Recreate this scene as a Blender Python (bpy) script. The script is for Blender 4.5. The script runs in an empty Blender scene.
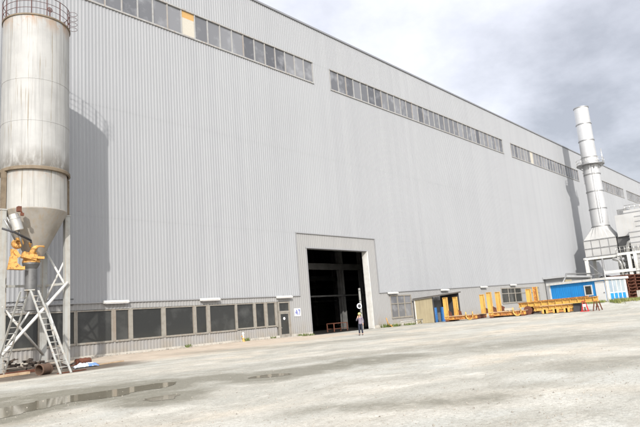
import bpy, bmesh, math, random
from mathutils import Vector, Matrix, Euler, noise as mnoise
R = math.radians
random.seed(7)
scene = bpy.context.scene
COL = scene.collection

# ------------------------------------------------------------------ camera
FPX, PITCH, ROLL, YAW = 570.474, R(10.3738), R(-4.5853), R(41.389)
WALL_Y = 39.405
CAM = Vector((0, 0, 1.6))
Fv = Vector((math.cos(YAW)*math.cos(PITCH), math.sin(YAW)*math.cos(PITCH), math.sin(PITCH)))
R0 = Vector((math.sin(YAW), -math.cos(YAW), 0)); U0 = R0.cross(Fv)
Rv = R0*math.cos(ROLL) + U0*math.sin(ROLL)
Uv = -R0*math.sin(ROLL) + U0*math.cos(ROLL)
cd = bpy.data.cameras.new('camera'); cam = bpy.data.objects.new('camera', cd); COL.objects.link(cam)
cd.sensor_width = 36; cd.lens = FPX*36/640; cd.clip_start = .1; cd.clip_end = 6000
M = Matrix((Rv, Uv, -Fv)).transposed().to_4x4(); M.translation = CAM
cam.matrix_world = M
scene.camera = cam

def ray(u, v): return Fv + Rv*((u-320)/FPX) - Uv*((v-213.5)/FPX)
def WY(u, v, Y=WALL_Y):             # survey point of the photo on the plane y = Y
    d = ray(u, v); return CAM + d*(Y/d.y)
def WX(u, v, X):
    d = ray(u, v); return CAM + d*(X/d.x)
def WZ(u, v, z=0):
    d = ray(u, v); return CAM + d*((z-1.6)/d.z)

def sstep(a, b, x):
    t = max(0, min(1, (x-a)/(b-a))); return t*t*(3-2*t)
def gh(x, y):                       # height of the ground
    h = 0.0
    h += .16*sstep(33.5, 38.5, y)*sstep(44, 34, x)*sstep(60, 45, y)
    ramp = .12*sstep(50, 59, x) + .20*sstep(58, 63, x) + .55*sstep(62, 68, x)
    h += ramp*sstep(36, 26, y)
    return h

# ------------------------------------------------------------------ objects
def tag(o, label=None, cat=None, group=None, kind=None):
    if label: o['label'] = label
    if cat: o['category'] = cat
    if group: o['group'] = group
    if kind: o['kind'] = kind
    return o
OFF = {}
def thing(name, label, cat, loc=(0, 0, 0), group=None):
    o = bpy.data.objects.new(name, None); COL.objects.link(o)
    o.location = loc; o.empty_display_size = .3
    OFF[o] = Vector(loc)
    return tag(o, label, cat, group)
def copy_tree(o, parent=None):
    c = o.copy(); COL.objects.link(c)
    if parent: c.parent = parent
    for ch in list(o.children): copy_tree(ch, c)
    return c

class MB:
    def __init__(s): s.v = []; s.f = []; s.s = []; s.m = []; s.cm = 0
    def face(s, idx, smooth=False): s.f.append(idx); s.s.append(smooth); s.m.append(s.cm)
    def add(s, vs, fs, smooth=False):
        b = len(s.v); s.v += [Vector(v) for v in vs]
        for f in fs: s.face([b+i for i in f], smooth)
        return s
    def box(s, x0, x1, y0, y1, z0, z1, rot=None, piv=None):
        vs = [Vector((x, y, z)) for z in (z0, z1) for y in (y0, y1) for x in (x0, x1)]
        if rot is not None:
            p = Vector(piv) if piv is not None else Vector(((x0+x1)/2, (y0+y1)/2, (z0+z1)/2))
            vs = [p + rot @ (v-p) for v in vs]
        return s.add(vs, [(0, 2, 3, 1), (4, 5, 7, 6), (0, 1, 5, 4), (2, 6, 7, 3), (0, 4, 6, 2), (1, 3, 7, 5)])
    def bar(s, a, b, w, t=None, up=(0, 0, 1)):   # rectangular bar from a to b
        a, b = Vector(a), Vector(b); t = t or w
        d = (b-a).normalized(); u = Vector(up)
        if abs(d.dot(u)) > .97: u = Vector((0, 1, 0)) if abs(d.y) < .9 else Vector((1, 0, 0))
        x = d.cross(u).normalized(); y = x.cross(d)
        vs = [p + x*(i*w/2) + y*(j*t/2) for p in (a, b) for j in (-1, 1) for i in (-1, 1)]
        return s.add(vs, [(0, 1, 3, 2), (4, 6, 7, 5), (0, 4, 5, 1), (2, 3, 7, 6), (0, 2, 6, 4), (1, 5, 7, 3)])
    def tube(s, pts, r, n=8, caps=True):
        pts = [Vector(p) for p in pts]; rs = r if isinstance(r, (list, tuple)) else [r]*len(pts)
        b = len(s.v); px = None
        for i, p in enumerate(pts):
            d = ((pts[min(i+1, len(pts)-1)]-pts[max(i-1, 0)])).normalized()
            if px is None:
                u = Vector((0, 0, 1)) if abs(d.z) < .9 else Vector((1, 0, 0))
                px = d.cross(u).normalized()
            px = (px - d*px.dot(d)).normalized(); py = d.cross(px)
            for k in range(n):
                a = 2*math.pi*k/n
                s.v.append(p + (px*math.cos(a)+py*math.sin(a))*rs[i])
        for i in range(len(pts)-1):
            for k in range(n):
                k2 = (k+1) % n
                s.face([b+i*n+k, b+i*n+k2, b+(i+1)*n+k2, b+(i+1)*n+k], True)
        if caps:
            s.face([b+k for k in range(n)][::-1]); s.face([b+(len(pts)-1)*n+k for k in range(n)])
        return s
    def lathe(s, prof, c=(0, 0, 0), n=32, axis=None, sharp=False):   # prof: (r, z)
        c = Vector(c); b = len(s.v)
        if axis is None: Q = Matrix.Identity(3)
        else: Q = Vector((0, 0, 1)).rotation_difference(Vector(axis)).to_matrix()
        if sharp:
            for (r0, z0), (r1, z1) in zip(prof, prof[1:]):
                s.lathe([(r0, z0), (r1, z1)], c, n, axis)
            return s
        for r, z in prof:
            for k in range(n):
                a = 2*math.pi*k/n
                s.v.append(c + Q @ Vector((r*math.cos(a), r*math.sin(a), z)))
        for i in range(len(prof)-1):
            for k in range(n):
                k2 = (k+1) % n
                s.face([b+i*n+k, b+i*n+k2, b+(i+1)*n+k2, b+(i+1)*n+k], True)
        return s
    def prism(s, poly, d):              # closed polygon (3-D points), extruded by vector d
        n = len(poly); d = Vector(d); vs = [Vector(p) for p in poly] + [Vector(p)+d for p in poly]
        fs = [tuple(range(n))[::-1], tuple(range(n, 2*n))] + [(i, (i+1) % n, n+(i+1) % n, n+i) for i in range(n)]
        return s.add(vs, fs)
    def build(s, name, mat, parent=None, loc=None, label=None):
        off = OFF[parent] if parent is not None else Vector(loc or (0, 0, 0))
        me = bpy.data.meshes.new(name)
        me.from_pydata([tuple(v-off) for v in s.v], [], s.f)
        me.polygons.foreach_set('use_smooth', s.s)
        mats = mat if isinstance(mat, (list, tuple)) else [mat]
        for m_ in mats: me.materials.append(m_)
        if len(mats) > 1: me.polygons.foreach_set('material_index', s.m)
        bm = bmesh.new(); bm.from_mesh(me); bmesh.ops.recalc_face_normals(bm, faces=bm.faces); bm.to_mesh(me); bm.free()
        me.update()
        o = bpy.data.objects.new(name, me); COL.objects.link(o)
        OFF[o] = off
        if parent is not None: o.parent = parent
        else: o.location = off
        if label: o['label'] = label
        return o

# ------------------------------------------------------------------ materials
def newmat(name):
    m = bpy.data.materials.new(name); m.use_nodes = True
    nt = m.node_tree; b = nt.nodes['Principled BSDF']
    return m, nt, b
def N(nt, t, **k):
    n = nt.nodes.new(t)
    for a, v in k.items(): setattr(n, a, v)
    return n
def texco(nt, scale=(1, 1, 1)):
    t = N(nt, 'ShaderNodeTexCoord'); m = N(nt, 'ShaderNodeMapping'); m.inputs['Scale'].default_value = scale
    nt.links.new(t.outputs['Object'], m.inputs[0]); return m.outputs[0]
def noise(nt, vec, scale, detail=4, rough=.55):
    n = N(nt, 'ShaderNodeTexNoise'); n.inputs['Scale'].default_value = scale
    n.inputs['Detail'].default_value = detail; n.inputs['Roughness'].default_value = rough
    nt.links.new(vec, n.inputs['Vector']); return n.outputs['Fac']
def ramp(nt, fac, a, b, ca=(0, 0, 0, 1), cb=(1, 1, 1, 1)):
    r = N(nt, 'ShaderNodeValToRGB'); e = r.color_ramp.elements
    e[0].position = a; e[1].position = b; e[0].color = ca; e[1].color = cb
    nt.links.new(fac, r.inputs[0]); return r.outputs[0]
def mix(nt, fac, a, b, typ='MIX'):
    m = N(nt, 'ShaderNodeMix', data_type='RGBA', blend_type=typ)
    for sock, v in ((m.inputs['Factor'], fac), (m.inputs['A'], a), (m.inputs['B'], b)):
        if isinstance(v, (int, float)): sock.default_value = v
        elif isinstance(v, (tuple, list)): sock.default_value = (*v, 1) if len(v) == 3 else v
        else: nt.links.new(v, sock)
    return m.outputs['Result']
def bump(nt, b, h, strength, dist=.02):
    n = N(nt, 'ShaderNodeBump'); n.inputs['Strength'].default_value = strength; n.inputs['Distance'].default_value = dist
    nt.links.new(h, n.inputs['Height']); nt.links.new(n.outputs[0], b.inputs['Normal'])
def worn(name, col, col2=None, rough=.55, metal=0, scale=1.5, amt=(.45, .75), streak=None, rust=None, rust_amt=(.62, .72), bmp=.1, spec=.4):
    """painted or bare surface: patchy second colour, vertical dirt streaks, rust spots"""
    m, nt, b = newmat(name)
    v = texco(nt); c = col
    n1 = noise(nt, v, scale, 6, .6)
    c = mix(nt, ramp(nt, n1, *amt), col, col2 or tuple(x*.75 for x in col))
    if streak:
        vs = texco(nt, (3.5, 3.5, .12)); ns = noise(nt, vs, 1.6, 5, .6)
        c = mix(nt, ramp(nt, ns, .5, .78), c, streak)
    if rust:
        nr = noise(nt, v, scale*2.3, 8, .7)
        c = mix(nt, ramp(nt, nr, *rust_amt), c, rust)
    nt.links.new(c, b.inputs['Base Color'])
    b.inputs['Roughness'].default_value = rough; b.inputs['Metallic'].default_value = metal
    b.inputs['Specular IOR Level'].default_value = spec
    if bmp: bump(nt, b, noise(nt, v, scale*6, 4), bmp)
    return m
def plain(name, col, rough=.5, metal=0, spec=.4):
    m, nt, b = newmat(name)
    v = texco(nt); n = noise(nt, v, 6, 3)
    nt.links.new(mix(nt, n, tuple(x*.88 for x in col), tuple(min(1, x*1.1) for x in col)), b.inputs['Base Color'])
    b.inputs['Roughness'].default_value = rough; b.inputs['Metallic'].default_value = metal
    b.inputs['Specular IOR Level'].default_value = spec
    return m
def glassy(name, c0, c1, rough=.07, spec=.5):
    m, nt, b = newmat(name)
    oi = N(nt, 'ShaderNodeObjectInfo'); g = N(nt, 'ShaderNodeNewGeometry')
    of = N(nt, 'ShaderNodeVectorMath', operation='SCALE'); nt.links.new(oi.outputs['Location'], of.inputs[0]); of.inputs['Scale'].default_value = 2.7
    ad = N(nt, 'ShaderNodeVectorMath', operation='ADD'); nt.links.new(g.outputs['Position'], ad.inputs[0]); nt.links.new(of.outputs[0], ad.inputs[1])
    v = ad.outputs[0]; n = noise(nt, v, .7, 5)
    c = mix(nt, oi.outputs['Random'], c0, c1)
    c = mix(nt, ramp(nt, n, .52, .9), c, tuple(x*1.5+.02 for x in c1))
    nt.links.new(c, b.inputs['Base Color'])
    rr = N(nt, 'ShaderNodeMapRange'); nt.links.new(oi.outputs['Random'], rr.inputs[0]); rr.inputs[3].default_value = rough*.6; rr.inputs[4].default_value = rough*2
    nt.links.new(rr.outputs[0], b.inputs['Roughness']); b.inputs['Specular IOR Level'].default_value = spec
    bump(nt, b, noise(nt, v, .9, 1), .05, .05)
    return m

def cladding(name, col, dirt):
    m, nt, b = newmat(name)
    v = texco(nt); big = noise(nt, texco(nt, (.05, .05, .05)), 2.0, 4)
    vs = texco(nt, (2.2, 2.2, .05)); st = noise(nt, vs, 1.5, 5, .6)
    c = mix(nt, ramp(nt, big, .3, .75), col, tuple(x*.95 for x in col))
    c = mix(nt, ramp(nt, st, .52, .85), c, tuple(x*.9 for x in col))
    # panel to panel shade: every sheet a little different
    sx = N(nt, 'ShaderNodeSeparateXYZ'); nt.links.new(v, sx.inputs[0])
    fl = N(nt, 'ShaderNodeMath', operation='FLOOR'); dv = N(nt, 'ShaderNodeMath', operation='DIVIDE')
    nt.links.new(sx.outputs[0], dv.inputs[0]); dv.inputs[1].default_value = .96; nt.links.new(dv.outputs[0], fl.inputs[0])
    wn = N(nt, 'ShaderNodeTexWhiteNoise', noise_dimensions='1D'); nt.links.new(fl.outputs[0], wn.inputs['W'])
    c = mix(nt, wn.outputs['Value'], c, mix(nt, 1.0, c, (.955, .955, .96), 'MULTIPLY'))
    # splashed dirt along the foot
    mr = N(nt, 'ShaderNodeMapRange'); nt.links.new(sx.outputs[2], mr.inputs[0])
    mr.inputs[1].default_value = 1.6; mr.inputs[2].default_value = .1; mr.inputs[3].default_value = 0; mr.inputs[4].default_value = 1
    md = N(nt, 'ShaderNodeMath', operation='MULTIPLY'); nt.links.new(mr.outputs[0], md.inputs[0])
    nt.links.new(ramp(nt, noise(nt, v, 1.1, 5), .3, .7), md.inputs[1])
    c = mix(nt, md.outputs[0], c, dirt)
    nt.links.new(c, b.inputs['Base Color'])
    b.inputs['Roughness'].default_value = .55; b.inputs['Specular IOR Level'].default_value = .12
    return m

MAT = {}
MAT['clad'] = cladding('wall_cladding', (.293, .301, .314), (.25, .22, .18))
MAT['clad_low'] = cladding('wall_cladding_low', (.275, .274, .272), (.25, .22, .18))
MAT['trim'] = plain('grey_flashing', (.25, .253, .262), .45)
MAT['trim_dark'] = plain('roof_edge_flashing', (.20, .205, .22), .5)
MAT['concrete'] = worn('concrete', (.42, .40, .36), (.27, .25, .22), .85, scale=2, streak=(.25, .22, .18), spec=.2)
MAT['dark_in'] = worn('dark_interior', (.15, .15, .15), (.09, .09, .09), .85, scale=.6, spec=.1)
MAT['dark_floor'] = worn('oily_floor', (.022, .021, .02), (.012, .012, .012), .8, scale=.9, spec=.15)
MAT['dark_steel'] = worn('dark_steel', (.05, .05, .055), (.03, .03, .03), .6, scale=2, rust=(.09, .05, .03), spec=.3)
MAT['inner_steel'] = worn('inner_steel', (.17, .17, .165), (.10, .10, .10), .6, scale=1)
MAT['glass'] = glassy('window_glass', (.085, .088, .098), (.20, .205, .218), .12)
MAT['glass_dark'] = glassy('dark_window_glass', (.020, .021, .020), (.040, .041, .039), .06)
MAT['frame'] = worn('window_frame_paint', (.30, .302, .30), (.23, .225, .215), .6, scale=3, streak=(.24, .19, .15))
MAT['frame_low'] = worn('beige_frame_paint', (.245, .232, .205), (.18, .16, .135), .6, scale=3, streak=(.2, .15, .11))
MAT['cream_board'] = plain('cream_board', (.42, .395, .34), .7)
MAT['orange_board'] = plain('orange_curtain', (.42, .26, .10), .7)
def silo_paint(name, col, z_rim, z_ledge):
    m, nt, b = newmat(name); v = texco(nt)
    sx = N(nt, 'ShaderNodeSeparateXYZ'); nt.links.new(v, sx.inputs[0])
    c = mix(nt, ramp(nt, noise(nt, v, .9, 6, .6), .4, .7), col, tuple(x*.86 for x in col))
    st = noise(nt, texco(nt, (3.2, 3.2, .09)), 1.7, 6, .62); st2 = noise(nt, texco(nt, (6, 6, .16)), 1.5, 4, .6)
    c = mix(nt, ramp(nt, st, .49, .70), c, tuple(x*.68 for x in col))
    c = mix(nt, ramp(nt, st2, .60, .70), c, (.19, .165, .125))
    def band(z0, z1):
        mr = N(nt, 'ShaderNodeMapRange'); nt.links.new(sx.outputs[2], mr.inputs[0])
        mr.inputs[1].default_value = z0; mr.inputs[2].default_value = z1; mr.inputs[3].default_value = 0; mr.inputs[4].default_value = 1; return mr.outputs[0]
    def mul(a, q):
        n = N(nt, 'ShaderNodeMath', operation='MULTIPLY'); nt.links.new(a, n.inputs[0]); nt.links.new(q, n.inputs[1]); return n.outputs[0]
    patch = noise(nt, texco(nt, (1.3, 1.3, .5)), 1.4, 6, .65)
    # grime washed down to the ledge, rust creeping down from the rim
    c = mix(nt, mul(band(z_ledge+1.35, z_ledge+.15), ramp(nt, patch, .36, .56)), c, (.13, .12, .105))
    c = mix(nt, mul(band(z_rim-1.1, z_rim-.05), ramp(nt, patch, .46, .62)), c, (.27, .20, .145))
    c = mix(nt, mul(band(z_rim-.9, z_rim-.1), ramp(nt, noise(nt, v, 2.6, 6, .7), .58, .66)), c, (.30, .14, .06))
    nt.links.new(c, b.inputs['Base Color']); b.inputs['Roughness'].default_value = .55; b.inputs['Specular IOR Level'].default_value = .3
    bump(nt, b, noise(nt, v, 2.2, 3), .06); return m
MAT['silo_dirty'] = worn('silo_ledge', (.165, .13, .09), (.10, .075, .05), .7, scale=3, rust=(.14, .07, .035))
MAT['hopper'] = worn('hopper_paint', (.27, .252, .225), (.21, .188, .155), .6, scale=1.5, streak=(.27, .22, .16))
MAT['leg'] = worn('silo_leg_paint', (.33, .335, .32), (.25, .245, .225), .6, scale=2, streak=(.30, .24, .17), rust=(.22, .12, .06))
MAT['white_paint'] = worn('white_paint', (.58, .58, .56), (.47, .46, .44), .5, scale=2, streak=(.45, .42, .37))
MAT['rail'] = worn('railing_rust', (.10, .05, .045), (.06, .04, .04), .7, scale=5)
MAT['steel'] = worn('bare_steel', (.32, .32, .32), (.20, .20, .20), .4, .6, scale=3)
MAT['bright_steel'] = worn('bright_steel', (.62, .61, .58), (.45, .44, .42), .35, .7, scale=3)
MAT['pipe'] = worn('grey_pipe', (.13, .13, .13), (.08, .08, .08), .5, .3, scale=3)
MAT['orange'] = worn('orange_machine_paint', (.62, .34, .10), (.50, .25, .06), .55, scale=3.5, rust=(.24, .11, .04), rust_amt=(.52, .62))
MAT['yellow'] = worn('yellow_machine_paint', (.58, .36, .095), (.44, .26, .07), .5, scale=1.4, streak=(.30, .16, .06), rust=(.20, .09, .04), rust_amt=(.57, .68))
MAT['rust'] = worn('rusty_steel', (.125, .05, .032), (.07, .034, .024), .8, scale=2.5, rust=(.20, .08, .04), spec=.2)
MAT['rust_orange'] = worn('orange_rust_steel', (.36, .155, .055), (.20, .085, .04), .7, scale=2, rust=(.62, .34, .08), rust_amt=(.5, .6), spec=.2)
MAT['scrap'] = worn('scrap_metal', (.07, .055, .045), (.035, .03, .028), .8, scale=2, rust=(.13, .06, .03), spec=.2)
MAT['wood'] = worn('weathered_wood', (.44, .33, .22), (.30, .20, .12), .8, scale=3, spec=.2)
MAT['red'] = worn('red_paint', (.50, .035, .04), (.35, .03, .03), .5, scale=3)
MAT['blue'] = worn('blue_panel', (.02, .24, .58), (.02, .20, .50), .45, scale=.8, streak=(.025, .17, .42))
MAT['blue_drum'] = worn('blue_drum_paint', (.03, .13, .34), (.02, .08, .2), .4, scale=2)
MAT['beige_panel'] = worn('beige_panel', (.35, .30, .195), (.30, .255, .165), .6, scale=.8, streak=(.25, .21, .14))
MAT['chimney'] = worn('chimney_metal', (.50, .505, .51), (.42, .425, .43), .38, .35, scale=.5, streak=(.48, .47, .46), bmp=.04)
MAT['duct'] = worn('white_duct_sheet', (.41, .412, .41), (.33, .33, .325), .5, scale=.35, streak=(.42, .40, .37), bmp=.03)
MAT['rope'] = plain('white_band', (.72, .72, .70), .7)
MAT['skin'] = plain('skin', (.50, .30, .22), .5)
MAT['shirt'] = worn('checked_shirt', (.19, .165, .20), (.12, .105, .15), .8, scale=14, spec=.15)
MAT['trousers'] = worn('dark_trousers', (.030, .034, .05), (.02, .022, .03), .85, scale=6, spec=.15)
MAT['shoe'] = plain('black_leather', (.02, .018, .016), .5)
MAT['helmet'] = plain('yellow_green_helmet', (.62, .62, .20), .35)
MAT['black'] = plain('black_plastic', (.015, .015, .016), .4)
MAT['sign_white'] = plain('sign_white', (.80, .80, .84), .4)
MAT['sign_blue'] = plain('sign_blue', (.06, .08, .30), .5)
MAT['tarp'] = worn('blue_white_tarp', (.62, .66, .74), (.12, .22, .52), .6, scale=2.2, amt=(.5, .56))
MAT['weed'] = worn('weed_green', (.085, .12, .03), (.16, .16, .06), .7, scale=3, spec=.2)
MAT['grass'] = worn('grass_green', (.13, .17, .045), (.24, .22, .09), .75, scale=.5, amt=(.35, .65), spec=.2)

# ------------------------------------------------------------------ ground
PUDDLES = [
    [(-14, 414), (0, 409), (22, 404), (45, 400), (62, 396.5), (85, 393.5), (110, 390), (135, 386), (158, 383), (172, 382), (176, 384), (163, 388), (140, 390.5), (122, 395), (100, 399), (78, 401), (58, 405), (38, 410), (15, 415), (-14, 423)],
    [(252, 376.6), (262, 374.8), (274, 373.6), (284, 373.4), (287, 374.6), (276, 376.4), (264, 377.8), (254, 378)],
    [(150, 398), (162, 395.5), (176, 394), (182, 396), (170, 399.5), (155, 401)],
]
PG = [[WZ(u, v, 0.004).to_2d() for u, v in P] for P in PUDDLES]
def smooth_poly(P, it=3):
    for _ in range(it):
        Q = []
        for i, a in enumerate(P):
            b = P[(i+1) % len(P)]
            j = mnoise.noise(Vector((a.x*1.9, a.y*1.9, 3)))*.16
            Q += [a*.75+b*.25+Vector((j, -j)), a*.25+b*.75]
        P = Q
    return P
PG = [smooth_poly(P) for P in PG]
def dist_poly(p, P):
    best = 1e9; inside = False; n = len(P)
    for i in range(n):
        a, b = P[i], P[(i+1) % n]; ab = b-a
        t = max(0, min(1, (p-a).dot(ab)/max(ab.length_squared, 1e-9)))
        best = min(best, (a+ab*t-p).length)
        if (a.y > p.y) != (b.y > p.y) and p.x < (b.x-a.x)*(p.y-a.y)/(b.y-a.y)+a.x: inside = not inside
    return -best if inside else best

# damp tracks (drive lane parallel to the wall), as polylines on the ground: (points, half width, strength)
TRACKS = [([WZ(*q).to_2d() for q in [(-10, 402), (60, 393), (100, 389), (200, 379), (270, 374), (330, 366), (395, 357)]], 1.45, .9),
          ([WZ(*q).to_2d() for q in [(0, 395), (120, 382), (220, 371), (330, 357), (450, 345)]], 1.5, .4),
          ([WZ(*q).to_2d() for q in [(320, 409), (400, 405), (450, 401), (490, 397)]], .45, .6),
          ([WZ(*q).to_2d() for q in [(480, 340), (560, 336), (640, 330)]], 2.4, .3),
          ([WZ(*q).to_2d() for q in [(300, 412), (380, 402), (470, 392), (520, 384)]], .5, .3),
          ([WZ(*q).to_2d() for q in [(505, 345), (545, 341), (585, 337)]], 2.2, .5),
          ([WZ(*q).to_2d() for q in [(585, 366), (620, 361), (660, 358)]], 1.2, .45),
          ([WZ(*q).to_2d() for q in [(200, 352), (300, 345), (400, 336)]], 2.0, .35)]
def dist_line(p, L):
    best = 1e9
    for a, b in zip(L, L[1:]):
        ab = b-a; t = max(0, min(1, (p-a).dot(ab)/ab.length_squared))
        best = min(best, (a+ab*t-p).length)
    return best
def axis(lo, hi, step, far_lo, far_hi):
    a = [lo+i*step for i in range(int(round((hi-lo)/step))+1)]
    s = step; x = hi
    while x < far_hi: s *= 1.35; x += s; a.append(min(x, far_hi))
    s = step; x = lo; pre = []
    while x > far_lo: s *= 1.35; x -= s; pre.append(max(x, far_lo))
    return pre[::-1]+a
gx = axis(-2, 76, .33, -2500, 2500); gy = axis(2, 40, .27, -2500, 2500)
verts = [(x, y, gh(x, y)) for y in gy for x in gx]
nx = len(gx)
faces = [(j*nx+i, j*nx+i+1, (j+1)*nx+i+1, (j+1)*nx+i) for j in range(len(gy)-1) for i in range(nx-1)]
me = bpy.data.meshes.new('ground'); me.from_pydata(verts, [], faces)
me.polygons.foreach_set('use_smooth', [True]*len(faces))
ca = me.color_attributes.new('patches', 'FLOAT_COLOR', 'POINT')
buf = []
for (x, y, z) in verts:
    wet = dirt = gr = 0
    if -3 < x < 80 and 1 < y < 41:
        p = Vector((x, y)); n = mnoise.noise(Vector((x*.5, y*.5, 0)))
        n2 = mnoise.noise(Vector((x*1.8, y*1.8, 5)))
        d = min(dist_poly(p, P) for P in PG)
        wet = max(wet, sstep(1.7+.9*n+.4*n2, .15, d))
        for L, w, s_ in TRACKS:
            d = dist_line(p, L); wet = max(wet, s_*sstep(w*(1.7+.8*n+.4*n2), w*.3, d))
        dirt = sstep(29.3+1.2*n, 31.8+1.2*n, y-.06*(x-15))*sstep(46, 40, x)
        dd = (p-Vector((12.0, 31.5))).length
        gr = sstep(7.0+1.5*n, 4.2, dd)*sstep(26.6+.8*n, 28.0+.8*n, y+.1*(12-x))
    buf += [wet, dirt, gr, 1]
ca.data.foreach_set('color', buf)
ground = bpy.data.objects.new('ground', me); COL.objects.link(ground); ground['kind'] = 'structure'
m, nt, b = newmat('gravel_ground')
v = texco(nt)
at = N(nt, 'ShaderNodeVertexColor', layer_name='patches'); sp = N(nt, 'ShaderNodeSeparateColor'); nt.links.new(at.outputs[0], sp.inputs[0])
n_mid = noise(nt, v, .9, 6, .62); n_fine = noise(nt, v, 11, 6, .72)
n_grit = noise(nt, v, 42, 3, .7)
def streak_noise(sx_, sy_, sc, det=6, rg=.62, dist=.8):
    n = N(nt, 'ShaderNodeTexNoise'); n.inputs['Scale'].default_value = sc; n.inputs['Detail'].default_value = det
    n.inputs['Roughness'].default_value = rg; n.inputs['Distortion'].default_value = dist
    nt.links.new(texco(nt, (sx_, sy_, 1)), n.inputs['Vector']); return n.outputs['Fac']
warm = streak_noise(.07, .10, 1.0, 4, .55)
c = mix(nt, ramp(nt, warm, .42, .58), (.455, .455, .425), (.525, .48, .41))
s1 = streak_noise(.16, .22, 1.0, 7, .64); c = mix(nt, ramp(nt, s1, .47, .58), c, (.385, .38, .345))
s2 = streak_noise(.42, .62, 1.0, 7, .66); c = mix(nt, ramp(nt, s2, .50, .62), c, (.415, .405, .365))
s3 = streak_noise(.20, .34, 1.5, 8, .70)
k3 = N(nt, 'ShaderNodeMath', operation='MULTIPLY'); nt.links.new(ramp(nt, s3, .54, .62), k3.inputs[0]); k3.inputs[1].default_value = .6
c = mix(nt, k3.outputs[0], c, (.34, .325, .285))
s4 = streak_noise(.3, .5, 1.5, 7, .68)
c = mix(nt, ramp(nt, s4, .55, .66), c, (.545, .53, .485))
c = mix(nt, 1.0, c, ramp(nt, n_mid, .32, .68, (.86, .855, .84, 1), (1.07, 1.07, 1.07, 1)), 'MULTIPLY')
c = mix(nt, 1.0, c, ramp(nt, n_fine, .30, .70, (.72, .71, .69, 1), (1.18, 1.18, 1.18, 1)), 'MULTIPLY')
c = mix(nt, 1.0, c, ramp(nt, n_grit, .30, .70, (.74, .73, .71, 1), (1.2, 1.2, 1.2, 1)), 'MULTIPLY')
tl = noise(nt, texco(nt, (.045, 1.6, 1)), 1.6, 4, .6)
tw = N(nt, 'ShaderNodeMath', operation='MULTIPLY'); nt.links.new(ramp(nt, tl, .56, .68), tw.inputs[0]); tw.inputs[1].default_value = .35
c = mix(nt, tw.outputs[0], c, (.42, .40, .36))
dirtc = mix(nt, ramp(nt, n_mid, .35, .7), (.50, .43, .35), (.39, .325, .26))
dirtc = mix(nt, ramp(nt, n_grit, .62, .75), dirtc, (.50, .45, .38))
c = mix(nt, sp.outputs[1], c, dirtc)
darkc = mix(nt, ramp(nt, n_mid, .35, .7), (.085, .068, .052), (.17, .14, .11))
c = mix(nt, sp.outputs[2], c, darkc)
wm = N(nt, 'ShaderNodeMath', operation='MULTIPLY'); nt.links.new(sp.outputs[0], wm.inputs[0])
wr = ramp(nt, noise(nt, v, 1.6, 6, .65), .30, .58); nt.links.new(wr, wm.inputs[1])
wa = N(nt, 'ShaderNodeMath', operation='MULTIPLY_ADD'); nt.links.new(sp.outputs[0], wa.inputs[0]); wa.inputs[1].default_value = .5; nt.links.new(wm.outputs[0], wa.inputs[2])
wa.use_clamp = True
c = mix(nt, wa.outputs[0], c, mix(nt, ramp(nt, n_fine, .4, .7), (.165, .155, .12), (.245, .232, .188)))
nt.links.new(c, b.inputs['Base Color'])
rr = N(nt, 'ShaderNodeMapRange'); nt.links.new(wa.outputs[0], rr.inputs[0]); rr.inputs[3].default_value = .93; rr.inputs[4].default_value = .42
nt.links.new(rr.outputs[0], b.inputs['Roughness']); b.inputs['Specular IOR Level'].default_value = .25
hs = N(nt, 'ShaderNodeMath', operation='ADD'); nt.links.new(n_fine, hs.inputs[0])
h2 = N(nt, 'ShaderNodeMath', operation='MULTIPLY'); nt.links.new(n_mid, h2.inputs[0]); h2.inputs[1].default_value = 1.6
nt.links.new(h2.outputs[0], hs.inputs[1]); bump(nt, b, hs.outputs[0], .55, .05)
me.materials.append(m)

# puddles
m, nt, b = newmat('muddy_water')
v = texco(nt)
nt.links.new(mix(nt, noise(nt, v, 1.1, 5), (.16, .143, .102), (.25, .225, .165)), b.inputs['Base Color'])
b.inputs['Roughness'].default_value = .075; b.inputs['IOR'].default_value = 1.33
bump(nt, b, noise(nt, v, 3, 2), .03, .02)
for P in PG:
    mb = MB(); mb.add([(p.x, p.y, gh(p.x, p.y)+.006) for p in P], [tuple(range(len(P)))])
    mb.build('puddle', m)['kind'] = 'structure'

# loose stones
mb = MB()
for i in range(2600):
    u = random.uniform(-10, 650); vv = 345+82*random.random()**.8
    p = WZ(u, vv)
    if p.y > 38 or p.y < 3: continue
    s_ = random.choice((.005, .007, .009, .012, .02))*random.uniform(.6, 1.3)
    Q = Euler((random.random()*6, random.random()*6, random.random()*6)).to_matrix()
    base = [(1, 0, 0), (-1, 0, 0), (0, 1, 0), (0, -1, 0), (0, 0, .7), (0, 0, -.7)]
    mb.add([p + Vector((0, 0, gh(p.x, p.y)+s_*.25)) + Q @ Vector(q)*s_*random.uniform(.7, 1.2) for q in base],
           [(0, 2, 4), (2, 1, 4), (1, 3, 4), (3, 0, 4), (2, 0, 5), (1, 2, 5), (3, 1, 5), (0, 3, 5)])
for i in range(900):
    x = random.uniform(16, 64); y = 39.2-abs(random.gauss(0, .55))
    if 42.2 < x < 52.3: continue
    s_ = random.choice((.02, .03, .04, .07))*random.uniform(.6, 1.3)
    Q = Euler((random.random()*6, random.random()*6, random.random()*6)).to_matrix()
    mb.add([Vector((x, y, gh(x, y)+s_*.25)) + Q @ Vector(q)*s_*random.uniform(.7, 1.2) for q in base],
           [(0, 2, 4), (2, 1, 4), (1, 3, 4), (3, 0, 4), (2, 0, 5), (1, 2, 5), (3, 1, 5), (0, 3, 5)])
tag(mb.build('gravel', worn('loose_stone', (.30, .28, .245), (.13, .12, .105), .9, scale=1.6, spec=.2)), 'loose pale stones scattered over the yard', 'gravel', kind='stuff')

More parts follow.
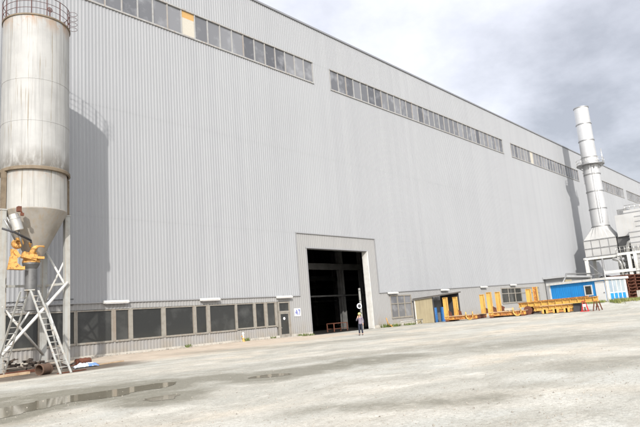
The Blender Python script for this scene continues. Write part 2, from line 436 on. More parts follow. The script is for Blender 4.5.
# ------------------------------------------------------------------ the hall
HX0, HX1, HZ = -14.0, 300.0, 34.2
PITCH_C, DEPTH_C = .28, .038
hall = thing('factory_hall', 'huge grey factory hall of corrugated metal with ribbon windows and a tall open doorway', 'building', (46, WALL_Y, 0))
def seam_z(x): return 3.92 + max(0, x-54)*.017
PROF = [(0, 0), (.09, 0), (.127, 1), (.243, 1), (.28, 0)]
def corr(mb, x0, x1, z0, z1, y):
    """trapezoid sheet from x0 to x1; z0 may be a function of x"""
    xs = [x0]; k = math.floor(x0/PITCH_C)
    while k*PITCH_C < x1:
        for px, d in PROF[:-1]:
            x = k*PITCH_C+px
            if x0 < x < x1: xs.append(x)
        k += 1
    xs.append(x1)
    def dep(x):
        t = (x/PITCH_C - math.floor(x/PITCH_C))*PITCH_C
        for (a, da), (b_, db) in zip(PROF, PROF[1:]):
            if a <= t <= b_: return da+(db-da)*(t-a)/(b_-a)
        return 0
    f0 = z0 if callable(z0) else (lambda x: z0)
    f1 = z1 if callable(z1) else (lambda x: z1)
    b_ = len(mb.v)
    for x in xs:
        yy = y+dep(x)*DEPTH_C
        mb.v += [Vector((x, yy, f0(x))), Vector((x, yy, f1(x)))]
    for i in range(len(xs)-1): mb.face([b_+2*i, b_+2*i+2, b_+2*i+3, b_+2*i+1])
BANDS = [(2.0, 45.36), (48.33, 94.48), (97.98, 134.15), (137.6, 171.2), (174.4, 210.0), (213.5, 250)]
BZ0, BZ1 = 27.42, 29.88
DX0, DX1, DZ = 42.26, 52.35, 8.72          # doorway
PX0, PX1, PZ = 40.8, 53.98, 10.2           # portal panel round it
mb = MB()
for z0, z1, o_ in ((BZ1, HZ, -.024), (10.2, 18.9, -.008), (18.9, BZ0, -.016)):
    corr(mb, HX0, HX1, z0-.03 if z0 != 10.2 else z0, z1, WALL_Y+o_)
prev = HX0
for a, c_ in BANDS+[(HX1, HX1)]:
    if a > prev: corr(mb, prev, a, BZ0, BZ1, WALL_Y-.016)
    prev = c_
corr(mb, HX0, PX0, seam_z, 10.2, WALL_Y); corr(mb, PX1, HX1, seam_z, 10.2, WALL_Y)
mb.build('wall', MAT['clad'], hall)

# lower wall with its window openings
LOW = WALL_Y+.06
WINL = [(12.0, 13.35), (13.5, 15.9), (16.05, 18.3), (18.51, 21.05), (21.36, 22.39), (22.71, 25.18), (25.54, 28.13), (28.43, 29.47),
        (29.82, 32.55), (32.76, 34.65), (34.94, 35.98), (36.33, 37.32)]
W1 = (56.0, 60.5, .95, 3.62); W2 = (86.2, 101.6, 1.62, 4.05)
mb = MB()
PL = .32
corr(mb, HX0, 11.9, PL, seam_z, LOW)
corr(mb, 11.9, 37.5, PL, 1.12, LOW); corr(mb, 11.9, 39.25, 3.46, seam_z, LOW)
corr(mb, 39.25, DX0, PL, 10.2, LOW) if False else None
corr(mb, 39.25, PX0, PL, seam_z, LOW)
corr(mb, PX0, DX0, PL, PZ, LOW); corr(mb, DX0, DX1, DZ, PZ, LOW); corr(mb, DX1, PX1, PL, PZ, LOW)
corr(mb, PX1, W1[0], PL, seam_z, LOW); corr(mb, W1[0], W1[1], PL, W1[2], LOW); corr(mb, W1[0], W1[1], W1[3], seam_z, LOW)
corr(mb, W1[1], W2[0], PL, seam_z, LOW); corr(mb, W2[0], W2[1], PL, W2[2], LOW); corr(mb, W2[0], W2[1], W2[3], seam_z, LOW)
corr(mb, W2[1], HX1, PL, seam_z, LOW)
mb.build('lower_wall', MAT['clad_low'], hall)
# flashing along the seam and round the portal
mb = MB()
def sflash(x0, x1):
    mb.add([(x0, WALL_Y-.03, seam_z(x0)-.02), (x1, WALL_Y-.03, seam_z(x1)-.02), (x1, WALL_Y-.03, seam_z(x1)+.07), (x0, WALL_Y-.03, seam_z(x0)+.07),
            (x0, LOW+.06, seam_z(x0)-.02), (x1, LOW+.06, seam_z(x1)-.02), (x1, LOW+.06, seam_z(x1)+.07), (x0, LOW+.06, seam_z(x0)+.07)],
           [(0, 1, 2, 3), (4, 7, 6, 5), (0, 4, 5, 1), (3, 2, 6, 7), (0, 3, 7, 4), (1, 5, 6, 2)])
sflash(HX0, PX0-.05); sflash(PX1+.05, HX1)
mb.box(PX0-.05, PX0+.03, WALL_Y-.03, LOW+.06, 3.9, PZ); mb.box(PX1-.03, PX1+.05, WALL_Y-.03, LOW+.06, 3.9, PZ)
mb.box(PX0-.05, PX1+.05, WALL_Y-.032, LOW+.06, PZ, PZ+.09)
mb.build('flashing', MAT['trim'], hall)
mb = MB()
mb.box(HX0-.2, HX1+.2, WALL_Y-.14, WALL_Y+.3, HZ, HZ+.2)
mb.build('roof_edge', MAT['trim_dark'], hall)
mb = MB()
for a, c_ in ((HX0, 37.72), (39.25, DX0), (DX1, HX1)): mb.box(a, c_, LOW-.04, LOW+.25, -.3, PL)
mb.build('plinth', MAT['concrete'], hall)
HD = WALL_Y+48
mb = MB(); mb.box(HX0, HX1, WALL_Y+.3, HD, HZ-.1, HZ+.12); mb.build('roof', MAT['trim_dark'], hall)
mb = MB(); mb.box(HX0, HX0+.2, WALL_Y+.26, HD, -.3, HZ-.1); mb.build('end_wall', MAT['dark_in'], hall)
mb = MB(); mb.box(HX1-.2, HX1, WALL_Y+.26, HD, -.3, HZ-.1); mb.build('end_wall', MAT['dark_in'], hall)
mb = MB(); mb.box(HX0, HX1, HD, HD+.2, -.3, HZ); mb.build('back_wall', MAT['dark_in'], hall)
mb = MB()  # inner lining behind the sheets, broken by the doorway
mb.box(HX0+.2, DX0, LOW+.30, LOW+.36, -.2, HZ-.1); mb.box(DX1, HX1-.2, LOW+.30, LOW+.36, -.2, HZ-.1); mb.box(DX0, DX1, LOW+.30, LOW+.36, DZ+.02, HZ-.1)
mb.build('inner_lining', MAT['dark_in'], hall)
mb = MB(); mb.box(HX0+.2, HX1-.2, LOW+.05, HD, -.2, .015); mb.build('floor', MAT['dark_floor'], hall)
# door reveal
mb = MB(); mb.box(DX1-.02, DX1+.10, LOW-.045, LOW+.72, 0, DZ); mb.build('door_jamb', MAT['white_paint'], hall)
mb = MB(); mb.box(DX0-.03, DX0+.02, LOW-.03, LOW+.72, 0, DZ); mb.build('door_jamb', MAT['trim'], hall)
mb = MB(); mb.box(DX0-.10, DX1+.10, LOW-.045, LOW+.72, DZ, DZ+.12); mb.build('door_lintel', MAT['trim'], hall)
# steel frame inside
for x in (38.5, 50.5, 58, 62.5, 74.5, 86.5):
    for y in (WALL_Y+9, WALL_Y+24, WALL_Y+40):
        mb = MB(); mb.box(x-.35, x+.35, y-.05, y+.05, 0, 26); mb.box(x-.35, x-.28, y-.3, y+.3, 0, 26); mb.box(x+.28, x+.35, y-.3, y+.3, 0, 26)
        mb.build('column', MAT['inner_steel'], hall)
for y in (WALL_Y+9, WALL_Y+24, WALL_Y+40):
    for z in (7.6, 4.2):
        mb = MB(); mb.box(30, 100, y-.45, y-.35, z, z+(.8 if z > 7 else .18)); mb.build('crane_girder', MAT['inner_steel'], hall)

# window bands high in the wall
pane_mesh = None
odd = {0: (29.13, 'top'), 2: (107.1, 'all')}
for bi, (a, c_) in enumerate(BANDS):
    n = max(1, round((c_-a)/1.44)); w = (c_-a)/n
    mb = MB(); y0, y1 = WALL_Y-.05, WALL_Y+.12
    mb.box(a-.06, c_+.06, y0-.05, y1, BZ0-.10, BZ0+.04); mb.box(a-.06, c_+.06, y0-.06, y1, BZ1-.05, BZ1+.08)
    for k in range(n+1):
        x = a+k*w; mb.box(x-.055, x+.055, y0, y1, BZ0+.04, BZ1-.05)
    band = mb.build('window_band', MAT['frame'], hall)
    for k in range(n):
        x = a+k*w
        if bi in odd and abs(x+w/2-odd[bi][0]) <= w/2:
            zs = BZ0+1.75 if bi == 0 else BZ1-.05
            q = MB(); q.box(x+.055, x+w-.055, WALL_Y+.02, WALL_Y+.05, BZ0+.04, zs)
            q.build('cover_board', MAT['cream_board'], band, label='cream board filling one opening of the window band')
            if bi == 0:
                q = MB(); q.box(x+.055, x+w-.055, WALL_Y+.02, WALL_Y+.05, zs, BZ1-.05)
                q.build('cover_board', MAT['orange_board'], band, label='orange covering at the top of one window opening')
            continue
        if pane_mesh is None or pane_mesh[1] != bi:
            q = MB(); q.box(x+.055, x+w-.055, WALL_Y+.035, WALL_Y+.05, BZ0+.04, BZ1-.05)
            o = q.build('pane', MAT['glass'], band); pane_mesh = (o, bi, x)
        else:
            o = pane_mesh[0].copy(); COL.objects.link(o); o.parent = band; o.location = (x-pane_mesh[2], 0, 0)

def window(x0, x1, z0, z1, cols, rows, fm, gm, y=LOW, fw=.09, name='window', alt=None):
    mb = MB(); y0, y1 = y-.05, y+.14
    mb.box(x0, x1, y0-.03, y1, z0-.07, z0+fw-.02); mb.box(x0, x1, y0, y1, z1-fw, z1)
    for i in range(cols+1):
        x = x0+fw/2+(x1-x0-fw)*i/cols; mb.box(x-fw/2, x+fw/2, y0+.004, y1-.004, z0+fw-.02, z1-fw)
    for j in range(1, rows):
        z = z0+(z1-z0)*(.62 if rows == 2 else j/rows); mb.box(x0+fw, x1-fw, y0+.012, y1-.012, z-fw*.35, z+fw*.35)
    f = mb.build(name, fm, hall)
    for i in range(cols):
        xa = x0+fw/2+(x1-x0-fw)*i/cols; xb = x0+fw/2+(x1-x0-fw)*(i+1)/cols
        q = MB(); q.box(xa+fw/2-.01, xb-fw/2+.01, y+.05, y+.065, z0+fw-.03, z1-fw+.01)
        q.build('pane', alt if (alt and i >= cols/2) else gm, f)
    return f
for i, (a, c_) in enumerate(WINL):
    window(a-.07, c_+.07, 1.16 if i < 9 else 1.24, 3.43, 1, 1, MAT['frame_low'], MAT['glass_dark'], fw=.08)
xs = [11.9]+[w for a, c_ in WINL for w in (a-.07, c_+.07)]+[37.6]
for k in range(0, len(xs), 2):
    if xs[k+1]-xs[k] > .01: mb = MB(); mb.box(xs[k], xs[k+1], LOW-.02, LOW+.1, 1.12, 3.46); mb.build('window_post', MAT['frame_low'], hall)
window(W1[0], W1[1], W1[2], W1[3], 3, 2, MAT['frame_low'], MAT['glass'], fw=.13)
window(W2[0], W2[1], W2[2], W2[3], 6, 2, MAT['frame_low'], MAT['glass_dark'], fw=.16, alt=MAT['trim'])
# personnel door
mb = MB(); dx0, dx1, dz = 37.72, 39.25, 3.42
mb.box(dx0, dx0+.12, LOW-.08, LOW+.16, .02, dz); mb.box(dx1-.12, dx1, LOW-.08, LOW+.16, .02, dz); mb.box(dx0+.12, dx1-.12, LOW-.08, LOW+.16, dz-.12, dz); mb.box(dx0+.12, dx1-.12, LOW-.07, LOW+.16, 2.42, 2.56)
df = mb.build('door_frame', MAT['frame_low'], hall)
mb = MB(); mb.box(dx0+.12, dx1-.12, LOW+.02, LOW+.04, 2.56, dz-.12); mb.build('transom_pane', MAT['glass_dark'], df)
mb = MB(); mb.box(dx0+.12, dx0+.26, LOW-.04, LOW+.02, .05, 2.42); mb.box(dx1-.26, dx1-.12, LOW-.04, LOW+.02, .05, 2.42); mb.box(dx0+.26, dx1-.26, LOW-.04, LOW+.02, .05, .4); mb.box(dx0+.26, dx1-.26, LOW-.04, LOW+.02, 2.28, 2.42)
dl = mb.build('door', MAT['frame_low'], hall)
mb = MB(); mb.box(dx0+.26, dx1-.26, LOW-.02, LOW+.0, .4, 2.28); mb.build('pane', MAT['glass_dark'], dl)
mb = MB(); mb.lathe([(0, 0), (.13, 0), (.13, .012), (0, .012)], ((dx0+dx1)/2-.05, LOW-.024, 1.85), 20, (0, -1, 0), True); mb.build('sticker', MAT['sign_white'], dl)
mb = MB(); mb.tube([(dx0+.2, LOW-.05, 1.0), (dx0+.2, LOW-.10, 1.0), (dx0+.32, LOW-.10, 1.0)], .018, 6); mb.build('handle', MAT['bright_steel'], dl)
# doorstep
mb = MB(); mb.box(37.4, 39.6, LOW-1.1, LOW-.05, -.1, .12); tag(mb.build('doorstep', MAT['concrete'], loc=(38.5, LOW-.5, 0)), 'low concrete step in front of the glazed personnel door', 'step')

# wall lamps
def lamp(x, z, w, label):
    t = thing('wall_lamp', label, 'lamp', (x, WALL_Y-.03, z), 'strip lamps on the hall wall')
    mb = MB(); y = WALL_Y-.03
    mb.prism([(x-w/2, y, z-.10), (x-w/2, y-.30, z-.10), (x-w/2, y-.34, z-.02), (x-w/2, y-.22, z+.10), (x-w/2, y, z+.13)], (w, 0, 0))
    mb.build('housing', MAT['white_paint'], t)
    mb = MB(); mb.box(x-w/2+.06, x+w/2-.06, y-.28, y-.06, z-.125, z-.102); mb.build('diffuser', MAT['sign_white'], t)
    mb = MB(); mb.box(x-.06, x+.06, y-.02, y+.04, z+.13, z+.25); mb.build('bracket', MAT['trim'], t)
for u, v_, w, lb in ((115, 302, 1.9, 'white strip lamp on the wall nearest the silo, over the wide dark windows'),
                     (209, 299.5, 1.9, 'white strip lamp on the wall midway along the row of lower windows'),
                     (283.3, 297, 1.9, 'white strip lamp on the wall right above the personnel door'),
                     (392, 293, 1.8, 'white strip lamp above the three-column window right of the doorway'),
                     (444, 290, 1.8, 'white strip lamp on the wall above the yellow racks and shed'),
                     (483, 287, 1.8, 'white strip lamp on the bare wall above the second yellow rack'),
                     (512.5, 285, 1.9, 'farthest white strip lamp, above the wide window behind the beams')):
    p = WY(u, v_); lamp(p.x, p.z, w, lb)

# sign 47
t = thing('wall_sign', 'white wall sign with blue number 47 left of the big doorway', 'sign', (40.28, LOW, 1.95))
mb = MB(); mb.box(39.86, 40.72, LOW-.035, LOW-.015, 1.98, 2.72); mb.build('plate', MAT['sign_white'], t)
mb = MB(); yb = LOW-.047
mb.bar((40.02, yb, 2.30), (40.20, yb, 2.60), .085, .016, (0, 1, 0)); mb.bar((39.98, yb, 2.28), (40.30, yb, 2.28), .085, .018, (0, 1, 0)); mb.bar((40.22, yb, 2.08), (40.22, yb, 2.48), .085, .014, (0, 1, 0))
mb.bar((40.36, yb, 2.56), (40.64, yb, 2.56), .09, .018, (0, 1, 0)); mb.bar((40.61, yb, 2.53), (40.46, yb, 2.08), .09, .014, (0, 1, 0))
mb.build('numerals', MAT['sign_blue'], t)

# inside the doorway: table and post with round mirror
tb = thing('work_table', 'rusty red steel table standing just inside the dark doorway', 'table', (49.8, 42.6, 0))
mb = MB(); mb.box(48.6, 51.0, 42.1, 43.2, .88, .96); mb.build('tabletop', MAT['rust'], tb)
for x in (48.65, 50.95):
    for y in (42.15, 43.15):
        mb = MB(); mb.box(x-.045, x+.045, y-.045, y+.045, 0, .88); mb.build('leg', MAT['rust'], tb)
mb = MB(); mb.box(48.7, 50.9, 42.13, 42.17, .3, .36); mb.box(48.7, 50.9, 43.13, 43.17, .3, .36); mb.build('stretcher', MAT['rust'], tb)
po = thing('guide_post', 'pale post inside the right edge of the doorway carrying a round ring', 'post', (51.45, 40.35, 0))
mb = MB(); mb.box(51.36, 51.54, 40.28, 40.42, 0, 4.6); mb.build('post', MAT['leg'], po)
mb = MB()
for z in (.6, 1.8, 3.2, 4.3): mb.box(51.33, 51.57, 40.25, 40.45, z, z+.06)
mb.build('clamp', MAT['dark_steel'], po)
rg = thing('round_sign', 'white ring shaped sign with dark centre fixed on the doorway post', 'sign', (51.0, 40.2, 2.6))
mb = MB(); mb.lathe([(.20, -.03), (.30, -.03), (.30, .03), (.20, .03), (.20, -.03)], (51.0, 40.2, 2.6), 28, (-.5, -1, 0), True); mb.build('ring', MAT['sign_white'], rg)
mb = MB(); mb.lathe([(0, -.02), (.20, -.02), (.20, .02), (0, .02)], (51.0, 40.2, 2.6), 24, (-.5, -1, 0), True); mb.build('disc', MAT['dark_steel'], rg)
mb = MB(); mb.tube([(51.05, 40.25, 2.6), (51.4, 40.33, 2.6)], .02, 6); mb.build('arm', MAT['steel'], rg)

# ------------------------------------------------------------------ silo
SX, SY, SR, ST = 13.56, 34.3, 1.865, 20.75
SLO, SHI = WY(33, 206, SY-SR*.92).z, WY(33, 165, SY-SR).z    # bottom of the skirt, ledge
SM1, SM2 = WY(33, 118, SY-SR).z, WY(33, 76, SY-SR).z          # welded seams of the tank
MAT['silo'] = silo_paint('silo_paint', (.335, .334, .325), ST, SHI)
MAT['skirt'] = silo_paint('silo_skirt_paint', (.34, .334, .315), SHI+.2, SLO-4)
silo = thing('silo', 'tall dirty white cement silo on steel legs with a rusty railing on top', 'silo', (SX, SY, 0))
mb = MB(); prof = []
for z0, z1 in ((SHI, SM1), (SM1, SM2), (SM2, ST)):
    mb.lathe([(SR, z0+.02), (SR, z1)], (SX, SY, 0), 72)
    mb.lathe([(SR, z1-.04), (SR+.012, z1-.035), (SR+.012, z1+.015), (SR, z1+.02)], (SX, SY, 0), 72, None, True)
mb.lathe([(SR, ST), (0, ST+.35)], (SX, SY, 0), 72)
tank = mb.build('tank', MAT['silo'], silo)
mb = MB(); mb.lathe([(SR+.02, ST-.06), (SR+.06, ST-.05), (SR+.06, ST+.04), (SR, ST+.05)], (SX, SY, 0), 72, None, True); mb.build('top_rim', MAT['silo_dirty'], tank)
mb = MB(); mb.lathe([(SR-.05, SHI-.17), (SR+.06, SHI-.15), (SR+.06, SHI+.0), (SR, SHI+.06)], (SX, SY, 0), 72, None, True); mb.build('ledge', MAT['silo_dirty'], silo)
mb = MB(); mb.lathe([(SR-.12, SLO), (SR-.12, SHI-.12)], (SX, SY, 0), 72); mb.build('skirt', MAT['skirt'], silo)
HB = WY(30, 259, SY-.4).z
mb = MB(); mb.lathe([(SR-.12, SLO), (SR-.10, SLO-.05), (.38, HB), (.34, HB-.1)], (SX, SY, 0), 64, None, True); mb.build('hopper', MAT['hopper'], silo)
# legs
LEGA = (R(0), R(52), R(128), R(190)); LR = SR+.02
LP = [Vector((SX+LR*math.cos(a), SY+LR*math.sin(a), 0)) for a in LEGA]
for p in LP:
    w = .15; z0 = gh(p.x, p.y)
    mb = MB(); mb.box(p.x-w, p.x+w, p.y-w, p.y+w, z0+.04, SLO-.1)
    mb.box(p.x-w-.03, p.x+w+.03, p.y-w-.03, p.y+w+.03, SLO-.1, SLO-.02)
    lg = mb.build('leg', MAT['leg'], silo)
    mb = MB(); mb.box(p.x-w+.03, p.x+w-.03, p.y-w+.03, p.y+w-.03, SLO-.02, SHI-.15); mb.build('upper_leg', MAT['silo_dirty'], lg)
    mb = MB(); mb.box(p.x-.32, p.x+.32, p.y-.32, p.y+.32, z0-.1, z0+.04); mb.build('base_plate', MAT['rust'], lg)
def brace(a, b, r=.075):
    mb = MB(); mb.tube([a, b], r, 10); mb.build('brace', MAT['white_paint'], silo)
brace(LP[3]+Vector((.0, -.3, 1.0)), LP[0]+Vector((-.05, -.25, 4.9)), .09)
brace(LP[3]+Vector((0, -.1, 3.6)), LP[1]+Vector((-.1, -.2, .8)), .07)
brace(LP[1]+Vector((0, -.2, 7.0)), LP[0]+Vector((-.05, -.1, 4.6)), .065)
brace(LP[1]+Vector((0, -.2, 3.9)), LP[0]+Vector((0, .1, 6.4)), .06)
brace(LP[2]+Vector((0, 0, 1.0)), LP[1]+Vector((0, 0, 4.6)), .06)
brace(LP[2]+Vector((0, 0, 4.6)), LP[3]+Vector((0, 0, 7.6)), .06)
brace(LP[1]+Vector((.05, -.05, 3.9)), LP[0]+Vector((-.05, .05, .6)), .06)
mb = MB()
for a_, b_ in zip(LP, LP[1:]): mb.bar(a_+Vector((0, 0, 4.85)), b_+Vector((0, 0, 4.85)), .1, .14)
mb.build('tie_beam', MAT['leg'], silo)
# railing on the roof
RR = SR+.02; zr = ST+.03
for h in (.40, .82, 1.25):
    mb = MB(); pts = [(SX+RR*math.cos(2*math.pi*k/64), SY+RR*math.sin(2*math.pi*k/64), zr+h) for k in range(65)]
    mb.tube(pts, .022 if h > 1 else .016, 6, False); mb.build('rail', MAT['rail'], silo)
for k in range(14):
    a = 2*math.pi*(k+.3)/14
    mb = MB(); x, y = SX+RR*math.cos(a), SY+RR*math.sin(a); mb.bar((x, y, zr-.06), (x, y, zr+1.25), .05, .03); mb.build('railing_post', MAT['rail'], silo)
# climbing cage hoops beside the railing and a hand wheel
mb = MB()
hc = Vector((SX+RR*math.cos(R(-28)), SY+RR*math.sin(R(-28)), 0))
for h in (.2, .55, .9, 1.25):
    mb.tube([hc+Vector((.26*math.cos(R(q))+.18, .26*math.sin(R(q))-.05, zr+h)) for q in range(0, 361, 24)], .014, 5, False)
mb.build('ladder_cage', MAT['rail'], silo)
mb = MB(); wc = Vector((SX+.35, SY-1.05, ST+1.0))
mb.tube([wc+Vector((.14*math.cos(R(q)), 0, .14*math.sin(R(q)))) for q in range(0, 361, 30)], .025, 6, False)
for q in range(0, 180, 45): mb.tube([wc-Vector((.17*math.cos(R(q)), 0, .17*math.sin(R(q)))), wc+Vector((.17*math.cos(R(q)), 0, .17*math.sin(R(q))))], .018, 5)
hw = mb.build('hand_wheel', MAT['rail'], silo)
mb = MB(); mb.tube([(wc.x, wc.y, ST+.15), (wc.x, wc.y, ST+1.0)], .04, 8); mb.build('valve_stem', MAT['rail'], hw)
# discharge: orange valve body, flange, pipe
vp = WY(30, 262, SY)      # axis of the outlet
ox, oy = vp.x, SY-.15
zf = WY(30, 263, oy).z
mb = MB(); mb.lathe([(.0, 0), (.30, 0), (.32, -.04), (.32, -2.35), (.28, -2.4), (0, -2.4)], (ox, oy, zf-.35), 24, None, True)
pp = mb.build('outlet_pipe', MAT['pipe'], silo)
mb = MB(); mb.lathe([(0, 0), (.46, 0), (.46, -.10), (.30, -.36), (0, -.36)], (ox, oy, zf), 28, None, True); mb.build('flange', MAT['pipe'], pp)
VY = oy-.35
def V(u, v_, y=0): return WY(u, v_, VY+y)
mb = MB()
mb.lathe([(0, .80), (.16, .80), (.26, .62), (.40, .30), (.47, .10), (.47, .0), (0, 0)], (ox, oy, zf), 28, None, True)
mb.box(ox-.62, ox+.12, VY-.22, VY+.2, zf+.16, zf+.50, Matrix.Rotation(R(14), 3, 'Y'))
vb = mb.build('discharge_valve', MAT['orange'], silo)
mb = MB(); c_ = V(17.6, 243.2, -.1)     # ring shaped gearbox
mb.lathe([(.11, .16), (.13, .20), (.25, .20), (.29, .14), (.29, -.20), (0, -.20), (0, .02), (.11, .02), (.11, .16)], c_, 26, (-.15, -1, .1), True)
mb.build('gearbox', MAT['orange'], vb)
mb = MB()
a_, b_ = V(12, 256), V(17, 268.5)
mb.prism([V(12.5, 255.5, -.2), V(17.5, 256, -.2), V(17.5, 263, -.2), V(22, 266.5, -.2), V(25, 266, -.2), V(25, 269.5, -.2), V(9.5, 269, -.2)], (0, .42, 0))
mb.bar(V(14, 250, -.05), V(19, 257, -.05), .16, .2); mb.bar(V(12, 249, .1), V(12.5, 257, .1), .12, .2)
mb.build('counterweight', MAT['orange'], vb)
mb = MB()   # curved claw above, flat prong below
cpts = [V(31.5, 254, -.05), V(33.5, 249.5, -.1), V(36, 246.6, -.12), V(39.5, 245.4, -.14), V(43, 246, -.15), V(44.4, 247.2, -.15)]
mb.tube(cpts, [.16, .15, .13, .12, .09, .04], 10)
mb.tube([V(35, 254.5, .0), V(36.5, 251.2, .02), V(39.5, 249.8, .02), V(42, 249.4, .0)], [.08, .075, .06, .03], 8)
mb.bar(V(30, 257.4, -.1), V(43.3, 258.0, -.1), .34, .13)
mb.tube([V(30.2, 240.5, -.1), V(30.4, 247, -.05)], .06, 8); mb.lathe([(0, 0), (.10, 0), (.10, .12), (0, .12)], V(30.3, 244.5, -.1), 10, None, True)
mb.build('claw', MAT['orange'], vb)
MY = SY-1.45
a_ = WY(18.6, 230.5, MY); b_ = WY(13.4, 214, MY)
mb = MB(); L = (b_-a_); ln = L.length; mb.lathe([(0, 0), (.24, 0), (.28, .04), (.28, ln*.70), (.30, ln*.71), (.30, ln*.76), (.25, ln*.78), (.24, ln), (0, ln)], a_, 22, L, True)
mb.build('motor', MAT['bright_steel'], vb)
mb = MB(); mb.tube([a_, WY(22.3, 246, MY+.3)], .05, 8); mb.tube([WY(4, 219, MY), WY(9.5, 229, MY), WY(15, 240, MY+.2)], .05, 8); mb.tube([WY(7, 217, MY+.1), WY(12, 228, MY+.1)], .045, 8); mb.build('drive_shaft', MAT['steel'], vb)
mb = MB(); mb.tube([WY(2, 228.5, MY), WY(14, 232, MY), WY(31, 240.5, MY+.1)], .06, 8); mb.tube([WY(31, 240.5, MY+.1), WY(31, 243, MY+.2)], .05, 6)
mb.build('lever', MAT['dark_steel'], vb)
c_ = WY(19.5, 208.5, SY-1.9); mb = MB(); mb.box(c_.x-.09, c_.x+.09, c_.y-.08, c_.y+.2, c_.z-.16, c_.z+.12); mb.tube([c_, c_+Vector((.12, -.05, -.28))], .05, 8); mb.box(c_.x+.05, c_.x+.2, c_.y-.12, c_.y+.02, c_.z-.40, c_.z-.25)
mb.build('vibrator', MAT['rust'], silo)

# A-frame ladder under the outlet
LY = 30.9
apex = WY(29.5, 291, LY)
fr = WY(66, 376, 27.6); fr.z = gh(fr.x, fr.y)
fl = WY(-1, 367, 33.4); fl.z = gh(fl.x, fl.y)
lad = thing('step_ladder', 'weathered double ladder standing spread open under the silo outlet', 'ladder', (apex.x, LY, 0))
def ladder_half(top, foot, side):
    d = foot-top
    w = Vector((side[0], side[1], 0))
    sec = None
    for s_ in (-1, 1):
        mb = MB(); k0, k1 = .20, .27
        mb.bar(top+w*(s_*k0), foot+w*(s_*k1), .085, .05); o = mb.build('rail', MAT['leg'], lad)
    n = 14
    for k in range(1, n):
        t = k/n; p = top+d*t; kk = .20+.07*t
        mb = MB(); mb.tube([p-w*kk, p+w*kk], .026, 6); mb.build('rung', MAT['leg'], lad)
ladder_half(apex+Vector((.15, -.25, 0)), fr, (.99, .13))
ladder_half(apex+Vector((-.15, .25, 0)), fl, (.99, .13))
mb = MB(); mb.bar(apex+Vector((-.12, -.3, .03)), apex+Vector((.12, .3, .03)), .5, .05); mb.build('top_plate', MAT['leg'], lad)
mb = MB(); a_, b_ = WY(40, 328, 29.9), WY(62, 352, 28.9)
mb.tube([WY(46, 303, 30.6), Vector((*(WY(62, 366, 30.2).to_2d()), gh(14, 30)))], .05, 8); mb.build('prop', MAT['leg'], lad)

# rusty pipe, drum, tarp and scrap under the silo
def lying_cyl(name, label, cat, c, ang, L, r, mat, open_end=True, hoops=(), group=None):
    t = thing(name, label, cat, c, group); c = Vector(c); d = Vector((math.cos(ang), math.sin(ang), 0))
    base = c - d*L/2 + Vector((0, 0, r))
    mb = MB()
    if open_end: mb.lathe([(r*.9, 0), (r, 0), (r, L), (0, L), (0, L-.05), (r*.9, L-.05), (r*.9, 0)], base, 28, d, True)
    else: mb.lathe([(0, .03), (r*.94, .03), (r*.94, 0), (r, 0), (r, L), (r*.94, L), (r*.94, L-.03), (0, L-.03)], base, 28, d, True)
    mb.build('shell', mat, t)
    for h in hoops:
        mb = MB(); mb.lathe([(r, -.03), (r+.02, -.02), (r+.02, .02), (r, .03)], base+d*h, 28, d, True); mb.build('hoop', mat, t)
    return t
p = WZ(45, 374.5); lying_cyl('steel_pipe', 'dark rusty pipe section lying open-ended beneath the silo', 'pipe', (p.x-.05, p.y, gh(p.x, p.y)), R(24), .62, .25, worn('dark_pipe_rust', (.10, .06, .04), (.05, .035, .028), .8, scale=3), True, (.05, .57))
p = WZ(83, 365.5); p = Vector((p.x*33.2/p.y, 33.2, 0)); lying_cyl('rusty_drum', 'rust brown drum lying on its side beside the tarp', 'drum', (p.x, p.y, gh(p.x, p.y)), R(8), .86, .21, MAT['rust'], False, (.28, .58))
# tarp
p = WZ(86, 369.5); p = Vector((p.x*31.0/p.y, 31.0, 0)); mb = MB(); nxx, nyy = 22, 14; b0 = len(mb.v)
for j in range(nyy):
    for i in range(nxx):
        x, y = (i/(nxx-1)-.5)*1.35, (j/(nyy-1)-.5)*.85
        e = max(0, 1-(abs(x)/.72)**4)*max(0, 1-(abs(y)/.45)**4)
        z = .02+e*(.16+.16*abs(mnoise.noise(Vector((x*3.2, y*4.5, 1))))+.07*mnoise.noise(Vector((x*8, y*8, 4))))
        xx = x+.08*mnoise.noise(Vector((x*4, y*4, 9))); yy = y+.10*mnoise.noise(Vector((x*4, y*4, 19)))
        mb.v.append(Vector((p.x+xx+yy*.3, p.y+yy, gh(p.x, p.y)+z)))
for j in range(nyy-1):
    for i in range(nxx-1): mb.face([b0+j*nxx+i, b0+j*nxx+i+1, b0+(j+1)*nxx+i+1, b0+(j+1)*nxx+i], True)
o = mb.build('tarpaulin', MAT['tarp'], loc=(p.x, p.y, gh(p.x, p.y))); sm = o.modifiers.new('thick', 'SOLIDIFY'); sm.thickness = .012
tag(o, 'crumpled blue and white sheet lying on the dirt in front of the rusty drum', 'tarp')
# scrap under silo: planks, pipes, bucket shapes
def plank(u, v_, Y, L, ang, w, t_, mat, label):
    q = WZ(u, v_); q = Vector((q.x*Y/q.y, Y, 0)); z = gh(q.x, q.y)
    mb = MB(); d = Vector((math.cos(ang), math.sin(ang), .01))
    mb.bar(q+Vector((0, 0, z+t_/2+.012))-d*L/2, q+Vector((0, 0, z+t_/2+.012))+d*L/2, w, t_)
    tag(mb.build('plank', mat, loc=(q.x, q.y, z)), label, 'plank')
plank(6, 372, 30.6, 2.2, R(5), .25, .12, MAT['wood'], 'weathered timber lying at the left edge below the ladder')
plank(30, 372, 32.3, 2.6, R(12), .2, .14, MAT['rust'], 'rusty steel strip lying behind the open pipe section')
plank(72, 375, 27.9, 1.6, R(16), .12, .05, MAT['rust'], 'thin rusty strip lying near the right foot of the ladder')
plank(104, 368, 31.6, 2.8, R(14), .16, .06, MAT['wood'], 'long thin board lying on the dirt right of the tarp')
